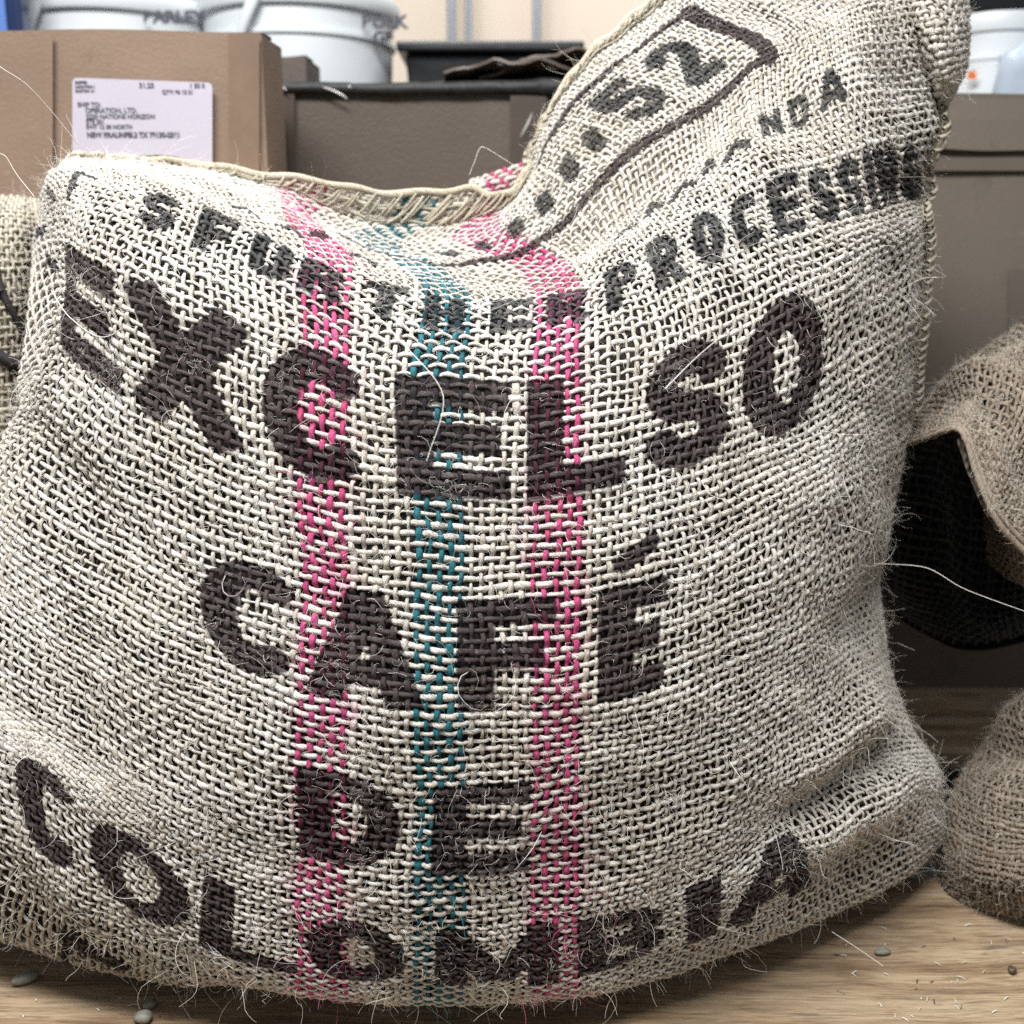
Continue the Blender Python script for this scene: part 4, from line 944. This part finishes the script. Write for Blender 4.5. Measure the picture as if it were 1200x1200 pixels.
def bucket(label, px, r, Y, py_top, name='plastic_bucket', tabs=(), words=()):
    c = at(px, py_top, Y); zt = c[2]; t = empty(name, (c[0], Y, shz + .001)); tag(t, label, 'bucket', 'white buckets on the table')
    b = shz + .001
    lathe('tub', [(r * .84, b), (r * .86, b + .004), (r * .93, zt - .075), (r * .965, zt - .073), (r * .965, zt - .066), (r * .935, zt - .064), (r * .945, zt - .028)], c[0], Y, M['white'], t)
    lathe('lid', [(r * .90, zt - .030), (r * 1.0, zt - .029), (r * 1.015, zt - .024), (r * 1.015, zt - .008), (r * 1.0, zt - .001), (r * .975, zt), (r * .95, zt - .006), (r * .3, zt - .006)], c[0], Y, M['white'], t)
    for a in tabs:
        a = R(a); P = []
        for k in range(12):
            s_ = k / 11; rr = r * (1.03 + .03 * math.sin(math.pi * s_)); P.append((c[0] + rr * math.cos(a - s_ * .22), Y + rr * math.sin(a - s_ * .22), zt - .02 - s_ * .085))
        C = np.array(P)[None]
        V_, F_, *_r = tubes(C, (0.009 * np.linspace(1.2, .6, 12))[None], np.broadcast_to(np.array([0, -1., 0]), C.shape).copy(), 8, .5, 0)
        mesh_np('handle', V_, F_, M['white'], t)
    for (body, wpx, wpy, sz) in words:
        dx = at(wpx, wpy, Y)[0] - c[0]; yy = Y - math.sqrt(max(r * r * .92 - dx * dx, 1e-4)) - .002
        text_mesh('handwriting', body, wpx, wpy, yy, sz, M['print'], t, 1.1, .0012, 0)
    return t
bucket('white lidded bucket at the upper left behind the labelled box', 135, .172, 1.25, 12, tabs=(247,), words=(('BARLEY', 168, 27, .026),))
bucket('white lidded bucket with dark handwriting in front of the cream wall', 350, .172, 1.25, 6, tabs=(258,), words=(('BULK', 424, 33, .028), ('GF', 438, 50, .024)))
# black bin
bb = at(576, 62, 1.3); t = empty('black_bin', (bb[0], 1.3, shz)); tag(t, 'black plastic bin with a flat rim behind the wide box', 'bin')
hw = at(684, 62, 1.2)[0] - bb[0]
def frustum(x0, x1, y0, y1, z0, z1, ins):
    v = box_v(x0, x1, y0, y1, z0, z1); return [(a + (ins if i in (0, 3) else -ins) * (i < 4), b + (ins if i in (0, 1) else -ins) * (i < 4), c) for i, (a, b, c) in enumerate(v)]
mesh_py('tub', frustum(bb[0] - hw * .92, bb[0] + hw * .92, 1.2, 1.44, shz + .001, bb[2] - .018, .03), BF, M['black'], t, bevel=.006)
mesh_py('rim', box_v(bb[0] - hw, bb[0] + hw, 1.18, 1.46, bb[2] - .0175, bb[2]), BF, M['black'], t, bevel=.005)
# right: shelf with frosted containers
tb = bucket('frosted white tub stack at the upper right behind the grey box', 1168, .10, 1.22, 26, name='plastic_tub')
patch('orange_sticker', 1134, 1144, 83, 93, 1.129, .0006, M['orange'], tb, .002)
cc = at(1215, 30, 1.12); t = empty('plastic_bag', (cc[0], 1.12, shz)); tag(t, 'bluish crumpled clear plastic bag at the far right edge of the table', 'bag')
V = []; F = []; n = 20; mz = 12
for j in range(mz + 1):
    for i in range(n):
        a = 2 * math.pi * i / n; v = j / mz; rr = (.075 - .02 * v) * (1 + .12 * math.sin(5 * a + 6 * v) + .08 * math.sin(9 * a - 11 * v)) * (1 if j < mz else .15)
        V.append((cc[0] + rr * math.cos(a), 1.10 + rr * math.sin(a) * .8, shz + .001 + v * (cc[2] - shz - .02)))
for j in range(mz):
    for i in range(n): F.append((j * n + i, j * n + (i + 1) % n, (j + 1) * n + (i + 1) % n, (j + 1) * n + i))
F.append(tuple(range(n))[::-1]); mesh_py('bag_body', V, F, M['frost'], t, smooth=True)
d0 = at(1135, -30, 1.5); d1 = at(1330, 12, 1.5)
dsk = empty('wall_shelf', (d0[0], 1.6, d1[2])); tag(dsk, 'dark shelf edge across the upper right corner', 'shelf')
mesh_py('shelf_board', box_v(d0[0] - .02, d0[0] + .7, 1.5, 2.395, d1[2], d1[2] + .035), BF, M['black'], dsk, bevel=.003)
mesh_py('bracket', box_v(d0[0] + .02, d0[0] + .05, 1.9, 2.395, d1[2] - .16, d1[2] - .0005), BF, M['steel'], dsk)
# pipes on the wall
def pipe(px, r, label, mat='steel'):
    p = at(px, 30, 2.3); t = empty('wall_pipe', (p[0], 2.3, -.16)); tag(t, label, 'pipe', 'steel pipes on the wall')
    lathe('tube', [(r, -.159), (r, 3.4)], p[0], 2.3, M[mat], t, 20)
    for z in (.45, 1.75, 2.6): mesh_py('clamp', box_v(p[0] - r - .012, p[0] + r + .012, 2.3, 2.399, z, z + .02), BF, M['steel'], t)
pipe(529, .011, 'left steel conduit of the close pair on the cream wall'); pipe(549, .009, 'right steel conduit of the close pair on the cream wall'); pipe(629, .011, 'single steel conduit standing apart on the cream wall')
pb0 = at(14, 20, 1.0); t = empty('blue_post', (pb0[0], 1.0, -.16)); tag(t, 'dark blue upright post in the top left corner', 'post')
mesh_py('post_body', box_v(pb0[0] - .075, pb0[0] + .022, .98, 1.015, -.159, 1.9), BF, M['blue'], t, bevel=.006)
mesh_py('edge_highlight', box_v(pb0[0] - .012, pb0[0] + .002, .972, .9795, -.15, 1.9), BF, simple('painted_blue_highlight', (.12, .22, .55), .3, .1, 9), t, bevel=.002)  # highlight down the post, painted as a lighter blue strip

# ------------------------------------------------------------------ crumbs on the boards
def bean(px, py, rx, ry, rz, mat, label, split=True):
    Y = float(ground_y(py, rz)); p = at(px, py, Y); V = []; F = []; n, m = 18, 10; a0 = random.uniform(0, 3)
    for j in range(m + 1):
        ph = -math.pi / 2 + math.pi * j / m
        for i in range(n):
            a = 2 * math.pi * i / n; k = 1 + .08 * math.sin(3 * a + px); x = rx * math.cos(ph) * math.cos(a) * k; y = ry * math.cos(ph) * math.sin(a) * k; z = rz * math.sin(ph)
            if split and z > 0: z -= rz * .5 * math.exp(-(y / (ry * .18)) ** 2) * (z / rz)
            V.append((p[0] + x * math.cos(a0 * .3) - y * math.sin(a0 * .3), Y + x * math.sin(a0 * .3) + y * math.cos(a0 * .3), rz + z + .0005))
    for j in range(m):
        for i in range(n): F.append((j * n + i, j * n + (i + 1) % n, (j + 1) * n + (i + 1) % n, (j + 1) * n + i))
    o = mesh_py('coffee_bean', V, F, mat, smooth=True, loc=(p[0], Y, 0)); tag(o, label, 'bean', 'stray beans on the boards')
bean(1034, 1115, .0075, .0045, .003, M['pebble'], 'grey green flat bean lying right of the big sack corner')
bean(1186, 1137, .0038, .0036, .0034, M['darkbean'], 'small round brown bean near the right edge of the board')
bean(30, 1146, .011, .006, .005, M['pebble'], 'dark grey bean under the left end of the big sack')
bean(168, 1192, .0075, .006, .005, M['pebble'], 'pale grey bean on the board at the bottom left')
bean(176, 1177, .006, .004, .004, M['pebble'], 'small grey bean in the shadow under the big sack, above the pale one')
crumbs = Pool()
for _ in range(60):
    px_, py_ = (random.uniform(980, 1200), random.uniform(1070, 1200)) if random.random() < .75 else (random.uniform(0, 400), random.uniform(1165, 1200))
    Y = float(ground_y(py_)); c = at(px_, py_, Y); L = random.uniform(.001, .007); a = random.uniform(0, 3.1)
    C = np.array([[c[0] + L * k * math.cos(a), Y + L * k * math.sin(a), .0009 + .0006 * math.sin(k * 3)] for k in (0, .33, .66, 1)])[None]
    V_, F_, *_r = tubes(C, np.full((1, 4), random.uniform(.0002, .0006)), np.broadcast_to(np.array([0, 0, 1.]), C.shape).copy(), 4, .8, 0)
    crumbs.add(V_, F_, tint=np.full(len(V_), random.choice((.1, .3, .6, .88))))
o = crumbs.build('dust_and_chaff', M['fibre']); tag(o, 'chaff and dust specks scattered on the pine boards', 'chaff', kind='stuff')
print('TRIS', sum(len(o.data.loops) - 2 * len(o.data.polygons) for o in scene.objects if o.type == 'MESH'))
print('LU', S.lu[:, ::20].mean(0), 'LV', S.lv[::20].mean(1))
